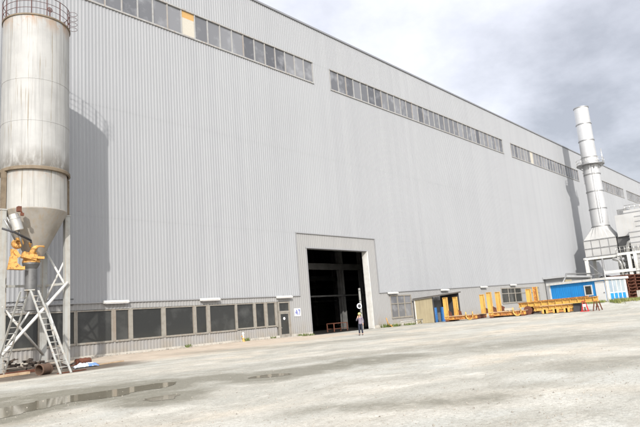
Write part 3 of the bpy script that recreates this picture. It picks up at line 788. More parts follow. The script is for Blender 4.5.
def scrap_heap(cx, cy, n, sz, label, name='scrap_heap'):
    mb = MB()
    for i in range(n):
        x = cx+random.gauss(0, sz[0]); y = cy+random.gauss(0, sz[1]); z = gh(x, y)
        a = random.random()*6.28; L = random.uniform(.15, .7); d = Vector((math.cos(a), math.sin(a), random.uniform(-.1, .5)))
        q = Vector((x, y, z+random.uniform(.03, sz[2])))
        mb.bar(q, q+d*L, random.uniform(.05, .22), random.uniform(.03, .16))
    return tag(mb.build(name, MAT['scrap'], loc=(cx, cy, 0)), label, 'scrap', kind='stuff')
scrap_heap(12.6, 35.9, 60, (1.3, .5, .5), 'dark heap of scrap and offcuts behind the silo legs')
scrap_heap(13.9, 32.6, 26, (.5, .3, .22), 'small dark scrap heap at the foot of the right silo leg')
# cables on the wall
mb = MB(); mb.tube([(8+i*.6, WALL_Y-.06, 4.25-.10*math.sin(i/17*3.14)) for i in range(18)], .025, 6); mb.tube([(8+i*.6, WALL_Y-.06, 3.85-.12*math.sin(i/17*3.14)) for i in range(18)], .02, 6)
tag(mb.build('cable', MAT['black'], loc=(13, WALL_Y, 4)), 'pair of dark cables sagging along the wall behind the silo', 'cable')

# hydrant in front of the lower windows
p = WZ(243.7, 345); p = Vector((p.x, p.y, 0)); p = Vector((p.x*38.4/p.y, 38.4, 0)); p.z = gh(p.x, p.y)
t = thing('hydrant', 'small orange and white hydrant on the dirt strip under the windows', 'hydrant', p)
mb = MB(); mb.lathe([(0, 0), (.16, 0), (.16, .05), (.10, .08), (.10, .34), (0, .34)], p, 16, None, True); mb.build('base', MAT['orange'], t)
mb = MB(); mb.lathe([(.085, .34), (.085, .62), (.12, .64), (.12, .70), (.05, .78), (0, .79)], p, 16, None, True); mb.build('cap', MAT['white_paint'], t)
mb = MB(); mb.lathe([(0, 0), (.05, 0), (.05, .16), (0, .16)], p+Vector((-.08, 0, .46)), 10, (-1, -.3, 0), True); mb.build('nozzle', MAT['orange'], t)
# bent yellow pipe right of the doorway
p = WZ(389, 328); p = Vector((p.x*38.3/p.y, 38.3, 0))
mb = MB(); mb.tube([p+Vector(q) for q in ((-.35, 0, 1.05), (-.30, 0, .95), (-.12, 0, .45), (.15, 0, .22), (.5, 0, .20), (.62, 0, .0))], .06, 8)
mb.lathe([(0, 0), (.10, 0), (.10, .05), (0, .05)], p+Vector((.62, 0, 0)), 10, None, True)
tag(mb.build('gas_pipe', MAT['orange'], loc=p), 'bent orange yellow pipe rising from the weeds right of the doorway', 'pipe')
# low ledge / barrier under W1
p0 = 55.8
mb = MB(); mb.tube([(p0, 38.2, .45), (p0+4.8, 38.2, .5)], .06, 8)
for x in (p0+.2, p0+2.4, p0+4.6): mb.tube([(x, 38.2, 0), (x, 38.2, .47)], .05, 8)
tag(mb.build('guard_rail', MAT['leg'], loc=(58, 38.2, 0)), 'low pale pipe rail below the three-column window', 'rail')

# ------------------------------------------------------------------ person
def skin_mesh(name, nodes, edges, mat, parent, root, lev=2):
    me = bpy.data.meshes.new(name); keys = list(nodes)
    me.from_pydata([nodes[k][0] for k in keys], [(keys.index(a), keys.index(b)) for a, b in edges], [])
    ob = bpy.data.objects.new(name, me); COL.objects.link(ob)
    md = ob.modifiers.new('skin', 'SKIN'); 
    for i, k in enumerate(keys):
        sv = me.skin_vertices[0].data[i]; r = nodes[k][1]
        sv.radius = r if isinstance(r, tuple) else (r, r); sv.use_root = (k == root)
    sd = ob.modifiers.new('sub', 'SUBSURF'); sd.levels = lev; sd.render_levels = lev
    dg = bpy.context.evaluated_depsgraph_get(); ev = ob.evaluated_get(dg)
    m2 = bpy.data.meshes.new_from_object(ev); ob.modifiers.clear()
    bpy.data.objects.remove(ob); m2.name = name
    m2.polygons.foreach_set('use_smooth', [True]*len(m2.polygons))
    m2.materials.clear(); m2.materials.append(mat)
    o = bpy.data.objects.new(name, m2); COL.objects.link(o); o.parent = parent; OFF[o] = OFF[parent]
    return o
PP = Vector((36.9, 29.15, 0))
per = bpy.data.objects.new('person', None); COL.objects.link(per); OFF[per] = Vector((0, 0, 0))
tag(per, 'person in yellow-green hard hat, checked shirt and dark trousers, one hand at the face', 'person')
# local frame: x to the person's left, -y is where the person faces
nd = {'pelvis': ((0, .0, .95), (.13, .10)), 'waist': ((0, .01, 1.10), (.125, .09)), 'chest': ((0, .01, 1.30), (.15, .105)), 'neckb': ((0, .015, 1.45), (.07, .06)),
      'neck': ((0, .0, 1.51), .052), 'jaw': ((0, -.02, 1.57), (.062, .07)), 'skull': ((0, -.005, 1.66), (.075, .092)), 'crown': ((0, .0, 1.72), (.055, .07)),
      'nose': ((0, -.105, 1.60), .014), 'sl': ((.19, .01, 1.41), .058), 'el': ((.26, .03, 1.13), .045), 'wl': ((.245, -.06, .89), .032), 'hl': ((.24, -.085, .81), (.028, .04)),
      'sr': ((-.19, .01, 1.41), .058), 'er': ((-.27, -.10, 1.17), .045), 'wr': ((-.13, -.24, 1.40), .032), 'hr': ((-.09, -.22, 1.48), (.028, .04)),
      'kl': ((.11, -.02, .52), .062), 'hipl': ((.095, 0, .86), .09), 'al': ((.13, .02, .09), .042), 'tl': ((.14, -.14, .04), .035),
      'kr': ((-.11, -.05, .52), .062), 'hipr': ((-.095, 0, .86), .09), 'ar': ((-.12, .0, .09), .042), 'tr': ((-.14, -.16, .04), .035)}
ed = [('pelvis', 'waist'), ('waist', 'chest'), ('chest', 'neckb'), ('neckb', 'neck'), ('neck', 'jaw'), ('jaw', 'skull'), ('skull', 'crown'), ('jaw', 'nose'),
      ('chest', 'sl'), ('sl', 'el'), ('el', 'wl'), ('wl', 'hl'), ('chest', 'sr'), ('sr', 'er'), ('er', 'wr'), ('wr', 'hr'),
      ('pelvis', 'hipl'), ('hipl', 'kl'), ('kl', 'al'), ('al', 'tl'), ('pelvis', 'hipr'), ('hipr', 'kr'), ('kr', 'ar'), ('ar', 'tr')]
for s_, h, dirv, sp_ in (('l', 'hl', Vector((-.02, -.25, -1)).normalized(), Vector((-.35, 1, 0)).normalized()), ('r', 'hr', Vector((.35, .35, 1)).normalized(), Vector((1, .2, -.3)).normalized())):
    c0 = Vector(nd[h][0])
    for i, ln in enumerate((.070, .082, .076, .060)):
        o0 = c0+sp_*(.019*(i-1.5))+dirv*.035
        k1, k2 = f'{s_}f{i}a', f'{s_}f{i}b'
        bend = Vector((-.3, -.2, .1)) if s_ == 'l' else Vector((.1, .6, 0))
        nd[k1] = (tuple(o0+dirv*ln*.45), .0095); nd[k2] = (tuple(o0+dirv*ln*.8+bend*.025), .008)
        ed += [(h, k1), (k1, k2)]
    o0 = c0-sp_*.035; nd[s_+'th'] = (tuple(o0+dirv*.02-sp_*.015), .0105); nd[s_+'th2'] = (tuple(o0+dirv*.055-sp_*.022), .009); ed += [(h, s_+'th'), (s_+'th', s_+'th2')]
body = skin_mesh('body', nd, ed, MAT['skin'], per, 'pelvis')
g = 1.16
sh = {k: (nd[k][0], tuple(x*g for x in nd[k][1]) if isinstance(nd[k][1], tuple) else nd[k][1]*1.22) for k in ('waist', 'chest', 'sl', 'el', 'sr', 'er')}
sh['hem'] = ((0, .0, .84), (.175, .135)); sh['hip'] = ((0, .0, .97), (.165, .125)); sh['col'] = ((0, .015, 1.455), (.08, .07))
sh['cl'] = ((.248, -.045, .925), .043); sh['cr'] = ((-.145, -.225, 1.375), .043)
skin_mesh('shirt', sh, [('hem', 'hip'), ('hip', 'waist'), ('waist', 'chest'), ('chest', 'col'), ('chest', 'sl'), ('sl', 'el'), ('el', 'cl'), ('chest', 'sr'), ('sr', 'er'), ('er', 'cr')], MAT['shirt'], per, 'hem')
tr = {k: (nd[k][0], tuple(x*1.12 for x in nd[k][1]) if isinstance(nd[k][1], tuple) else nd[k][1]*1.22) for k in ('pelvis', 'hipl', 'kl', 'hipr', 'kr')}
tr['cl'] = ((.13, .02, .12), .068); tr['cr'] = ((-.12, .0, .12), .068)
skin_mesh('trousers', tr, [('pelvis', 'hipl'), ('hipl', 'kl'), ('kl', 'cl'), ('pelvis', 'hipr'), ('hipr', 'kr'), ('kr', 'cr')], MAT['trousers'], per, 'pelvis')
for s_, a, t_ in ((1, 'al', 'tl'), (-1, 'ar', 'tr')):
    A, T = Vector(nd[a][0]), Vector(nd[t_][0])
    skin_mesh('shoe', {'h': ((A.x, A.y+.05, .05), .048), 'm': ((A.x, A.y-.03, .055), .05), 't': ((T.x, T.y-.03, .042), .042)}, [('h', 'm'), ('m', 't')], MAT['shoe'], per, 'h')
mb = MB(); HC = Vector((0, -.01, 1.665))
mb.lathe([(.118, 0), (.116, .05), (.10, .10), (.065, .135), (0, .15)], HC, 24); mb.lathe([(.118, 0), (.145, -.012), (.145, -.002), (.118, .012)], HC, 24)
mb.box(-.08, .08, -.21, -.11, 1.655, 1.667); helm = mb.build('hard_hat', MAT['helmet'], per)
mb = MB()
for s_ in (-1, 1): mb.lathe([(0, 0), (.011, .004), (.013, .01), (0, .016)], Vector((s_*.033, -.088, 1.628)), 10, (0, -1, 0))
mb.build('eyes', MAT['black'], per)
mb = MB(); mb.box(-.026, .026, -.092, -.080, 1.563, 1.571); mb.build('mouth', plain('lips', (.35, .13, .11), .5), per)
mb = MB()
for s_ in (-1, 1): mb.lathe([(0, 0), (.022, .004), (.028, .012), (0, .018)], Vector((s_*.078, .005, 1.615)), 12, (s_, -.2, 0))
mb.build('ears', MAT['skin'], per)
mb = MB(); mb.lathe([(.085, 1.58), (.097, 1.62), (.10, 1.665)], Vector((0, .022, 0)), 20); mb.build('hair', plain('dark_hair', (.03, .022, .016), .6), per)
per.location = PP; per.rotation_euler = (0, 0, math.atan2(-PP.y, -PP.x)+math.pi/2-.25)

# ------------------------------------------------------------------ shed with blue drums
S0x, S1x, Sy0, Sy1 = 60.6, 67.0, 36.5, 39.2
shed = thing('lean_to_shed', 'beige sided lean-to shed with dark open front against the hall wall', 'shed', ((S0x+S1x)/2, 37, 0))
def sroof(x, y): return 3.02 + (x-S0x)*.06 - (y-Sy0)*.05
mb = MB(); mb.prism([(S0x, Sy0, .02), (S0x, Sy1, .02), (S0x, Sy1, sroof(S0x, Sy1)), (S0x, Sy0, sroof(S0x, Sy0))], (.08, 0, 0)); mb.build('side_wall', MAT['beige_panel'], shed)
mb = MB(); mb.prism([(S1x, Sy0, .02), (S1x, Sy1, .02), (S1x, Sy1, sroof(S1x, Sy1)), (S1x, Sy0, sroof(S1x, Sy0))], (.08, 0, 0)); mb.build('side_wall', MAT['dark_steel'], shed)
mb = MB(); o_ = .25
mb.prism([(S0x-o_, Sy0-o_, sroof(S0x, Sy0)+.02), (S1x+o_, Sy0-o_, sroof(S1x, Sy0)+.02), (S1x+o_, Sy1, sroof(S1x, Sy1)+.02), (S0x-o_, Sy1, sroof(S0x, Sy1)+.02)], (0, 0, .16)); mb.build('roof', worn('shed_roof', (.09, .08, .07), (.055, .05, .045), .8, scale=1), shed)
mb = MB(); mb.box(S0x-.03, S0x+.12, Sy1-.2, Sy1-.05, 0, sroof(S0x, Sy1)); mb.build('corner_post', MAT['white_paint'], shed)
mb = MB(); mb.box(S0x-.02, S0x+.10, Sy0-.04, Sy0+.06, 0, sroof(S0x, Sy0)); mb.build('corner_post', MAT['dark_steel'], shed)
mb = MB(); mb.box(S0x+.08, S1x, Sy1-.12, Sy1-.05, .02, 2.7); mb.build('back_panel', MAT['dark_in'], shed)
def drum(x, y, z, label, r=.3, h=.88):
    t = thing('oil_drum', label, 'drum', (x, y, z), 'blue drums in the shed')
    mb = MB(); mb.lathe([(0, .02), (r*.95, .02), (r, 0), (r, .29), (r+.015, .30), (r, .31), (r, .58), (r+.015, .59), (r, .60), (r, h), (r*.95, h), (r*.95, h-.03), (0, h-.03)], (x, y, z), 24, None, True); mb.build('shell', MAT['blue_drum'], t)
    mb = MB(); mb.lathe([(0, h-.03), (.04, h-.03), (.04, h), (0, h)], (x+.15, y-.1, z), 10, None, True); mb.build('bung', MAT['dark_steel'], t)
for x, y, z, lb in ((61.3, 37.0, .02, 'blue steel drum at the left post of the open shed'), (62.1, 37.3, .02, 'lower blue drum of the pair stacked in the left half of the shed'),
                    (62.1, 37.3, .90, 'upper blue drum of the pair stacked in the left half of the shed'), (63.5, 37.0, .02, 'blue drum between the two front posts of the first rack, standing lowest'),
                    (63.5, 37.0, .90, 'blue drum stacked on the drum behind the first rack posts'), (65.2, 37.2, .02, 'blue drum standing alone at the right in the shed')):
    drum(x, y, z, lb)

# ------------------------------------------------------------------ yellow racks
def make_rack():
    """local: x along the front edge, y to the back, front left corner at origin"""
    t = thing('storage_rack', 'yellow steel rack', 'rack', (0, 0, 0))
    L, W = 4.1, 2.6
    mb = MB()
    for y in (.15, W-.15):   # I-beams along
        mb.box(0, L, y-.13, y+.13, .16, .20); mb.box(0, L, y-.02, y+.02, .20, .50); mb.box(0, L, y-.13, y+.13, .50, .54)
        for k in range(7): x = .2+k*(L-.4)/6; mb.box(x-.015, x+.015, y-.11, y+.11, .20, .50)
    mb.build('side_beam', MAT['rust_orange'], t)
    for x in (.12, L/2, L-.12):
        mb = MB(); mb.box(x-.12, x+.12, .29, W-.29, .142, .48); mb.build('cross_beam', MAT['rust'], t)
    for x in (.3, L-.3):
        mb = MB(); mb.box(x-.2, x+.2, .0, W, .0, .14); mb.build('skid', MAT['rust'], t)
    mb = MB()
    for k in range(9): x = .15+k*(L-.3)/8; mb.box(x-.22, x+.22, .05, W-.05, .545, .60+.02*(k % 2))
    mb.build('deck', MAT['wood'], t)
    for x, y in ((.28, .12), (.28, W-.12), (L-.28, W-.12)):
        mb = MB(); w = .27
        mb.box(x-w, x+w, y-.03, y+.03, .30, 2.75)
        mb.box(x-w, x-w+.04, y-.12, y+.12, .30, 2.75); mb.box(x+w-.04, x+w, y-.12, y+.12, .30, 2.75)
        mb.box(x-w-.01, x+w+.01, y-.13, y+.13, 2.75, 2.80)
        p_ = mb.build('post', MAT['yellow'], t)
        mb = MB(); mb.prism([(x+w, y-.02, .6), (x+w+.42, y-.02, .6), (x+w+.36, y-.02, 1.05), (x+w, y-.02, 1.25)], (0, .05, 0)); mb.build('gusset', MAT['rust'], p_)
    mb = MB()
    mb.tube([(L-.85+.42*math.cos(R(a)), -.05, .55+.46*math.sin(R(a))) for a in range(180, 361, 15)], .07, 8)
    mb.tube([(L-1.27, -.05, .55), (L-1.27, -.05, .95)], .07, 8); mb.tube([(L-.43, -.05, .55), (L-.43, -.05, .95)], .07, 8)
    mb.build('lashing_loop', MAT['yellow'], t)
    return t
rack = make_rack()
r2 = copy_tree(rack)
rack['label'] = 'yellow stake rack with wooden deck in front of the open shed'
r2['label'] = 'yellow stake rack between the other rack and the stack of long beams'
for o, (x, y, a) in ((rack, (60.3, 35.0, -90)), (r2, (59.6, 29.1, -88))):
    o.location = (x, y, gh(x, y-2)+.0); o.rotation_euler = (0, 0, R(a)); o['group'] = 'yellow stake racks'
# small boxes on the rack decks
def crate(x, y, z, s_, label, mat):
    t = thing('small_crate', label, 'crate', (x, y, z))
    mb = MB(); mb.box(x-s_, x+s_, y-s_*1.3, y+s_*1.3, z+.06, z+s_*1.1); mb.build('box', mat, t)
    mb = MB()
    for q in (-.8, .8): mb.box(x-s_, x+s_, y+q*s_-.05, y+q*s_+.05, z, z+.06)
    mb.build('runner', MAT['wood'], t)
gz = gh(59.6, 28.1)+.62
crate(60.9, 27.3, gz, .28, 'pale wooden crate sitting on the second rack deck', MAT['cream_board'])

# ------------------------------------------------------------------ stack of lifting beams
def beam(name, label, a, b, h, w, mat, parts=True, stiff=9):
    a, b = Vector(a), Vector(b); d = (b-a).normalized(); s_ = Vector((-d.y, d.x, 0)).normalized()
    t = thing(name, label, 'beam', (a+b)/2, 'long yellow beams in the yard')
    mb = MB()
    L = (b-a).length; up = Vector((0, 0, h))
    mb.bar(a+up*.5, b+up*.5, .05, h-.1)
    mb.build('web', mat, t)
    for k, z in enumerate((.03, h-.03)):
        mb = MB(); mb.bar(a+Vector((0, 0, z)), b+Vector((0, 0, z)), w, .06); mb.build('flange', MAT['rust_orange'] if k else mat, t)
    mb = MB()
    for k in range(stiff):
        p = a+d*(L*(k+.5)/stiff); mb.bar(p+Vector((0, 0, .06))-s_*0, p+Vector((0, 0, h-.06)), w*.82, .03, up=d)
    mb.build('stiffener', mat, t)
    return t
g0 = .20
A1, B1 = Vector((60.6, 26.2, g0)), Vector((61.0, 18.0, g0))
beam('lifting_beam', 'longest upper yellow beam with rusty top flange in the stack', (61.2, 26.2, 1.02), (60.1, 17.7, 1.10), .50, .42, MAT['yellow'], stiff=11)
beam('lifting_beam', 'yellow beam lying behind the longest one at the top of the stack', (62.6, 25.2, 1.02), (62.1, 19.2, 1.12), .58, .36, MAT['yellow'], stiff=8)
beam('lifting_beam', 'shorter yellow beam carried in the middle of the beam stack', (60.7, 24.4, .56), (60.6, 20.4, .60), .44, .40, MAT['yellow'], stiff=6)
beam('lifting_beam', 'lowest yellow beam resting near the ground under the stack', (62.0, 24.6, .52), (61.9, 19.8, .60), .42, .38, MAT['yellow'], stiff=6)
t = thing('beam_cradle', 'boxy yellow steel cradle with openings under the beam stack', 'cradle', (61, 22, gh(61, 22)))
gz = gh(61, 22)
mb = MB()
for y in (23.1, 22.0, 20.9):
    mb.box(60.2, 62.5, y-.09, y+.09, gz, gz+.40)
    mb.box(60.2, 60.4, y-.30, y+.30, gz, gz+.46)
    mb.box(62.3, 62.5, y-.30, y+.30, gz, gz+.46)
mb.build('support', MAT['yellow'], t)
mb = MB(); mb.box(60.22, 60.38, 20.4, 23.5, gz+.06, gz+.26); mb.box(62.32, 62.48, 20.4, 23.5, gz+.06, gz+.26); mb.build('runner', MAT['rust_orange'], t)
# spool
p = Vector((60.9, 25.0, gh(60.9, 25.0)))
t = thing('cable_spool', 'dark rusty spool lying under the left end of the beams', 'spool', p)
for q in (-.35, .35):
    mb = MB(); mb.lathe([(0, -.05), (.45, -.05), (.45, .05), (0, .05)], p+Vector((q, 0, .45)), 24, (1, .1, 0), True); mb.build('flange', MAT['rust'], t)
mb = MB(); mb.lathe([(.27, -.32), (.30, -.1), (.28, .1), (.27, .32)], p+Vector((0, 0, .45)), 20, (1, .1, 0)); mb.build('drum', worn('dark_rust', (.07, .04, .03), (.04, .03, .025), .8, scale=4), t)
# red and white stand
p = Vector((60.2, 19.1, gh(60.2, 19.1)))
t = thing('support_stand', 'red and white painted stand under the right part of the beams', 'stand', p)
mb = MB(); mb.box(p.x-.30, p.x+.30, p.y-.38, p.y+.38, p.z, p.z+.06); mb.build('base', MAT['red'], t)
for e in (-1, 1):
    mb = MB(); mb.bar(p+Vector((0, e*.30, .06)), p+Vector((0, e*.10, .95)), .10, .10); mb.build('leg', MAT['red'], t)
mb = MB(); mb.tube([p+Vector((0, 0, .06)), p+Vector((0, 0, 1.0))], .06, 10); mb.build('screw', MAT['rust'], t)
mb = MB(); mb.box(p.x-.09, p.x-.05, p.y-.16, p.y+.16, p.z+.45, p.z+.72); mb.build('plate', MAT['white_paint'], t)
mb = MB(); mb.box(p.x-.2, p.x+.2, p.y-.2, p.y+.2, p.z+.97, p.z+1.02); mb.build('head_plate', MAT['red'], t)
p = Vector((60.3, 17.95, gh(60.3, 17.95)))
t = thing('trestle', 'rusty brown trestle holding the right end of the longest beam', 'trestle', p)
for q in (-1, 1):
    for e in (-1, 1):
        mb = MB(); mb.bar(p+Vector((q*.5, e*.28, 0)), p+Vector((q*.4, e*.08, .98)), .09, .09); mb.build('leg', MAT['rust'], t)
mb = MB(); mb.box(p.x-.5, p.x+.5, p.y-.13, p.y+.13, p.z+.98, 1.085); mb.build('crossbar', MAT['rust_orange'], t)
mb = MB(); mb.box(p.x-.5, p.x+.5, p.y-.03, p.y+.03, p.z+.32, p.z+.40); mb.build('stretcher', MAT['rust'], t)
# dark grey block under the beams, slim upright behind
p = Vector((60.7, 19.95, gh(60.7, 19.95)))
mb = MB(); mb.prism([p+Vector(q) for q in ((-.3, -.35, 0), (.5, -.35, 0), (.35, -.35, .82), (-.15, -.35, .82))], (0, .7, 0))
tag(mb.build('steel_block', MAT['dark_steel'], loc=p), 'dark grey tapered steel block between cradle and red stand', 'block')
p = Vector((63.2, 25.0, gh(63.2, 25.0)))
t = thing('steel_upright', 'slim yellow upright with rust marks behind the beam stack', 'post', p)
mb = MB(); mb.box(p.x-.03, p.x+.03, p.y-.22, p.y+.22, p.z, p.z+2.75); mb.build('web', MAT['rust_orange'], t)
mb = MB()
for e in (-.22, .22): mb.box(p.x-.14, p.x+.14, p.y+e-.025, p.y+e+.025, p.z, p.z+2.78)
mb.build('flange', MAT['yellow'], t)
mb = MB(); mb.box(p.x-.35, p.x+.35, p.y-.35, p.y+.35, p.z, p.z+.06); mb.build('foot', MAT['rust'], t)

# ------------------------------------------------------------------ blue site cabin
CR = Vector((69.0, 19.2)); LD = Vector((2.9, 7.2)).normalized(); SDv = Vector((LD.y, -LD.x))
CL, CW, CZ, CH = 8.1, 3.3, .86, 2.72
cab = thing('site_cabin', 'bright blue site cabin with white roof edge, white door and glazed end', 'cabin', (CR.x, CR.y, CZ))
def cp(l, s_, z): return Vector((CR.x+LD.x*l+SDv.x*s_, CR.y+LD.y*l+SDv.y*s_, CZ+z))
def cbox(mb, l0, l1, s0, s1, z0, z1):
    vs = [cp(l, s_, z) for z in (z0, z1) for s_ in (s0, s1) for l in (l0, l1)]
    mb.add(vs, [(0, 2, 3, 1), (4, 5, 7, 6), (0, 1, 5, 4), (2, 6, 7, 3), (0, 4, 6, 2), (1, 3, 7, 5)])
mb = MB(); cbox(mb, .05, CL-.05, .04, CW-.05, .12, CH-.25)
mb.build('wall', MAT['blue'], cab)
mb = MB()
for k in range(20): l = 2.75+k*.27; cbox(mb, l, l+.03, .018, .04, .25, CH-.32) if l < CL-.4 else None
mb.build('wall_rib', MAT['blue'], cab)
mb = MB(); cbox(mb, -.22, CL+.2, -.22, CW+.25, CH-.26, CH); mb.build('roof', MAT['white_paint'], cab)
mb = MB(); cbox(mb, 0, CL, 0, CW, 0, .12); mb.build('base_frame', MAT['white_paint'], cab)
for l, s_ in ((-.01, -.01), (CL-.21, -.01), (-.01, CW-.21), (CL-.21, CW-.21)):
    mb = MB(); cbox(mb, l, l+.22, s_, s_+.22, .12, CH-.26); mb.build('corner_post', MAT['white_paint'], cab)
# door (white) on the long side near the corner; window beside it
mb = MB(); cbox(mb, .30, 1.48, -.02, .05, .12, 2.36); dr = mb.build('door', plain('white_door', (.66, .665, .66), .45), cab)
mb = MB(); cbox(mb, .38, .46, -.06, -.02, 1.0, 1.12); mb.build('handle', MAT['dark_steel'], dr)
mb = MB(); wl0, wl1, wz0, wz1 = 1.92, 3.02, .86, 2.06
cbox(mb, wl0, wl1, -.03, .05, wz0, wz0+.12); cbox(mb, wl0, wl1, -.03, .05, wz1-.12, wz1); cbox(mb, wl0, wl0+.14, -.026, .05, wz0+.12, wz1-.12); cbox(mb, wl1-.14, wl1, -.026, .05, wz0+.12, wz1-.12)
wf = mb.build('window', MAT['white_paint'], cab)
mb = MB(); cbox(mb, wl0+.14, wl1-.14, .0, .03, wz0+.12, wz1-.12); mb.build('pane', MAT['glass_dark'], wf)
# glazed end: white mullions, pale panes, blue panels top and bottom
mb = MB(); mw = .11
for k in range(5): s_ = .24+k*(CW-.48-mw)/4; cbox(mb, -.03, .04, s_, s_+mw, .12, CH-.28)
cbox(mb, -.025, .04, .24, CW-.24, .94, 1.04); cbox(mb, -.025, .04, .24, CW-.24, .12, .2)
gl = mb.build('glazed_end', MAT['white_paint'], cab)
for k in range(4):
    s0 = .24+mw+k*(CW-.48-mw)/4; s1 = s0+(CW-.48-mw)/4-mw
    mb = MB(); cbox(mb, .0, .03, s0, s1, 1.04, CH-.28); mb.build('pane', glassy('cabin_glass', (.20, .26, .32), (.30, .34, .36), .08) if k == 0 else bpy.data.materials['cabin_glass'], gl)
    mb = MB(); cbox(mb, -.01, .03, s0, s1, .2, .94); mb.build('panel', MAT['blue'], gl)
# steps of blocks under the cabin
mb = MB(); cbox(mb, .3, .8, .2, 3.0, -.5, 0); cbox(mb, 4, 4.5, .2, 3.0, -.5, 0); cbox(mb, 7.3, 7.8, .2, 3.0, -.5, 0); mb.build('footing', MAT['concrete'], cab)
# concrete blocks at the verge
for q, lb in ((CR+SDv*3.2+LD*-1.6, 'pale concrete block standing in the grass beside the glazed cabin end'), (CR+SDv*4.9+LD*-2.6, 'pale concrete block at the far right in front of the rusty pallets')):
    z = gh(q.x, q.y); mb = MB()
    mb.prism([(q.x-.28, q.y-.28, z-.05), (q.x+.28, q.y-.28, z-.05), (q.x+.28, q.y+.28, z-.05), (q.x-.28, q.y+.28, z-.05)], (0, 0, 1.05))
    tag(mb.build('concrete_block', MAT['concrete'], loc=(q.x, q.y, z)), lb, 'block')
# rusty pallets behind the cabin at right
def pallet_mesh():
    t = thing('steel_pallet', 'pallet', 'pallet', (0, 0, 0), 'rusty steel pallets stacked right of the cabin')
    mb = MB()
    for y in (-1.1, -.4, .4, 1.1): mb.box(-1.6, 1.6, y-.13, y+.13, .26, .32)
    for x in (-1.3, -.5, .3, 1.1): mb.box(x, x+.2, -1.2, 1.2, .32, .36)
    mb.build('deck', MAT['rust'], t)
    mb = MB()
    for x in (-1.45, 0, 1.45): mb.box(x-.08, x+.08, -1.2, 1.2, 0, .26)
    mb.build('runner', MAT['rust'], t)
    return t
pal = pallet_mesh(); first = True
for si, (l, s_, n, nm) in enumerate(((1.6, 5.6, 8, 'left stack'), (1.0, 9.2, 7, 'right stack'))):
    for k in range(n):
        q = CR+LD*l+SDv*s_
        o = pal if first else copy_tree(pal); first = False
        o.location = (q.x+random.uniform(-.06, .06), q.y+random.uniform(-.06, .06), gh(q.x, q.y)+.365*k)
        o.rotation_euler = (0, 0, math.atan2(SDv.y, SDv.x)+random.uniform(-.03, .03))
        pos = 'topmost' if k == n-1 else ('bottom' if k == 0 else ['', 'second', 'third', 'fourth', 'fifth', 'sixth', 'seventh'][k])
        o['label'] = f'rusty brown steel pallet, {pos} from the ground in the {nm} by the cabin' if 0 < k < n-1 else f'rusty brown steel pallet, {pos} of the {nm} beside the cabin'

# ------------------------------------------------------------------ chimney and filter plant
CX, CY = 122.4, 33.3
zb = WX(604, 226, CX).z; ztop = WY(580, 108, CY).z
ch = thing('chimney', 'tall shiny metal chimney with ring platform above its boxy white base', 'chimney', (CX, CY, 0))
r0, r1 = 1.62, 1.38
zp = WX(587, 165, CX-1).z
mb = MB(); nseg = 7
mb.lathe([(r0+(r1-r0)*k/nseg, zb+(ztop-zb)*k/nseg) for k in range(nseg+1)], (CX, CY, 0), 40)
mb.lathe([(r1-.12, ztop), (r1-.12, ztop-2), (0, ztop-2)], (CX, CY, 0), 40, None, True); mb.lathe([(r1-.12, ztop), (r1, ztop)], (CX, CY, 0), 40)
stack = mb.build('stack', MAT['chimney'], ch)
for k in range(0, nseg+1):
    f = k/nseg; r = r0+(r1-r0)*f; z = zb+(ztop-zb)*f
    mb = MB(); mb.lathe([(r-.02, -.10), (r+.11, -.09), (r+.11, .07), (r-.02, .08)], (CX, CY, z), 40, None, True); mb.build('flange_ring', MAT['steel'], stack)
rp = r0+(r1-r0)*(zp-zb)/(ztop-zb)
mb = MB(); mb.lathe([(rp, -.12), (rp+1.15, -.10), (rp+1.15, .06), (rp, .06)], (CX, CY, zp), 20, None, True)
for k in range(10):
    a = 2*math.pi*k/10; d = Vector((math.cos(a), math.sin(a), 0)); mb.bar(Vector((CX, CY, zp-1.0))+d*rp, Vector((CX, CY, zp-.1))+d*(rp+1.0), .10, .10)
pf = mb.build('platform', MAT['steel'], ch)
mb = MB(); rl = rp+1.1
for h in (.55, 1.1): mb.tube([(CX+rl*math.cos(2*math.pi*k/28), CY+rl*math.sin(2*math.pi*k/28), zp+h) for k in range(29)], .035, 5, False)
for k in range(14): a = 2*math.pi*k/14; mb.tube([(CX+rl*math.cos(a), CY+rl*math.sin(a), zp), (CX+rl*math.cos(a), CY+rl*math.sin(a), zp+1.1)], .035, 5)
mb.build('railing', MAT['bright_steel'], pf)
mb = MB()
for a in (R(-60), R(-70)): mb.tube([(CX+(rp+.9)*math.cos(a), CY+(rp+.9)*math.sin(a), zp), (CX+(rp+.9)*math.cos(a), CY+(rp+.9)*math.sin(a), zp+3.2)], .04, 5)
for k in range(8): mb.tube([(CX+(rp+.9)*math.cos(R(-60)), CY+(rp+.9)*math.sin(R(-60)), zp+.4*k+.2), (CX+(rp+.9)*math.cos(R(-70)), CY+(rp+.9)*math.sin(R(-70)), zp+.4*k+.2)], .03, 5)
mb.build('ladder', MAT['bright_steel'], pf)
mb = MB(); la = R(205)
def cpnt(f, off, ex=.18):
    r = r0+(r1-r0)*f+ex; return Vector((CX+r*math.cos(la)-math.sin(la)*off, CY+r*math.sin(la)+math.cos(la)*off, zb+(ztop-zb)*f))
fpl = (zp-zb)/(ztop-zb)
for off in (-.22, .22): mb.tube([cpnt(.02, off), cpnt(fpl, off)], .035, 5)
for k in range(38): f_ = .02+(fpl-.02)*k/38; mb.tube([cpnt(f_, -.22), cpnt(f_, .22)], .022, 5)
mb.build('access_ladder', MAT['steel'], stack)
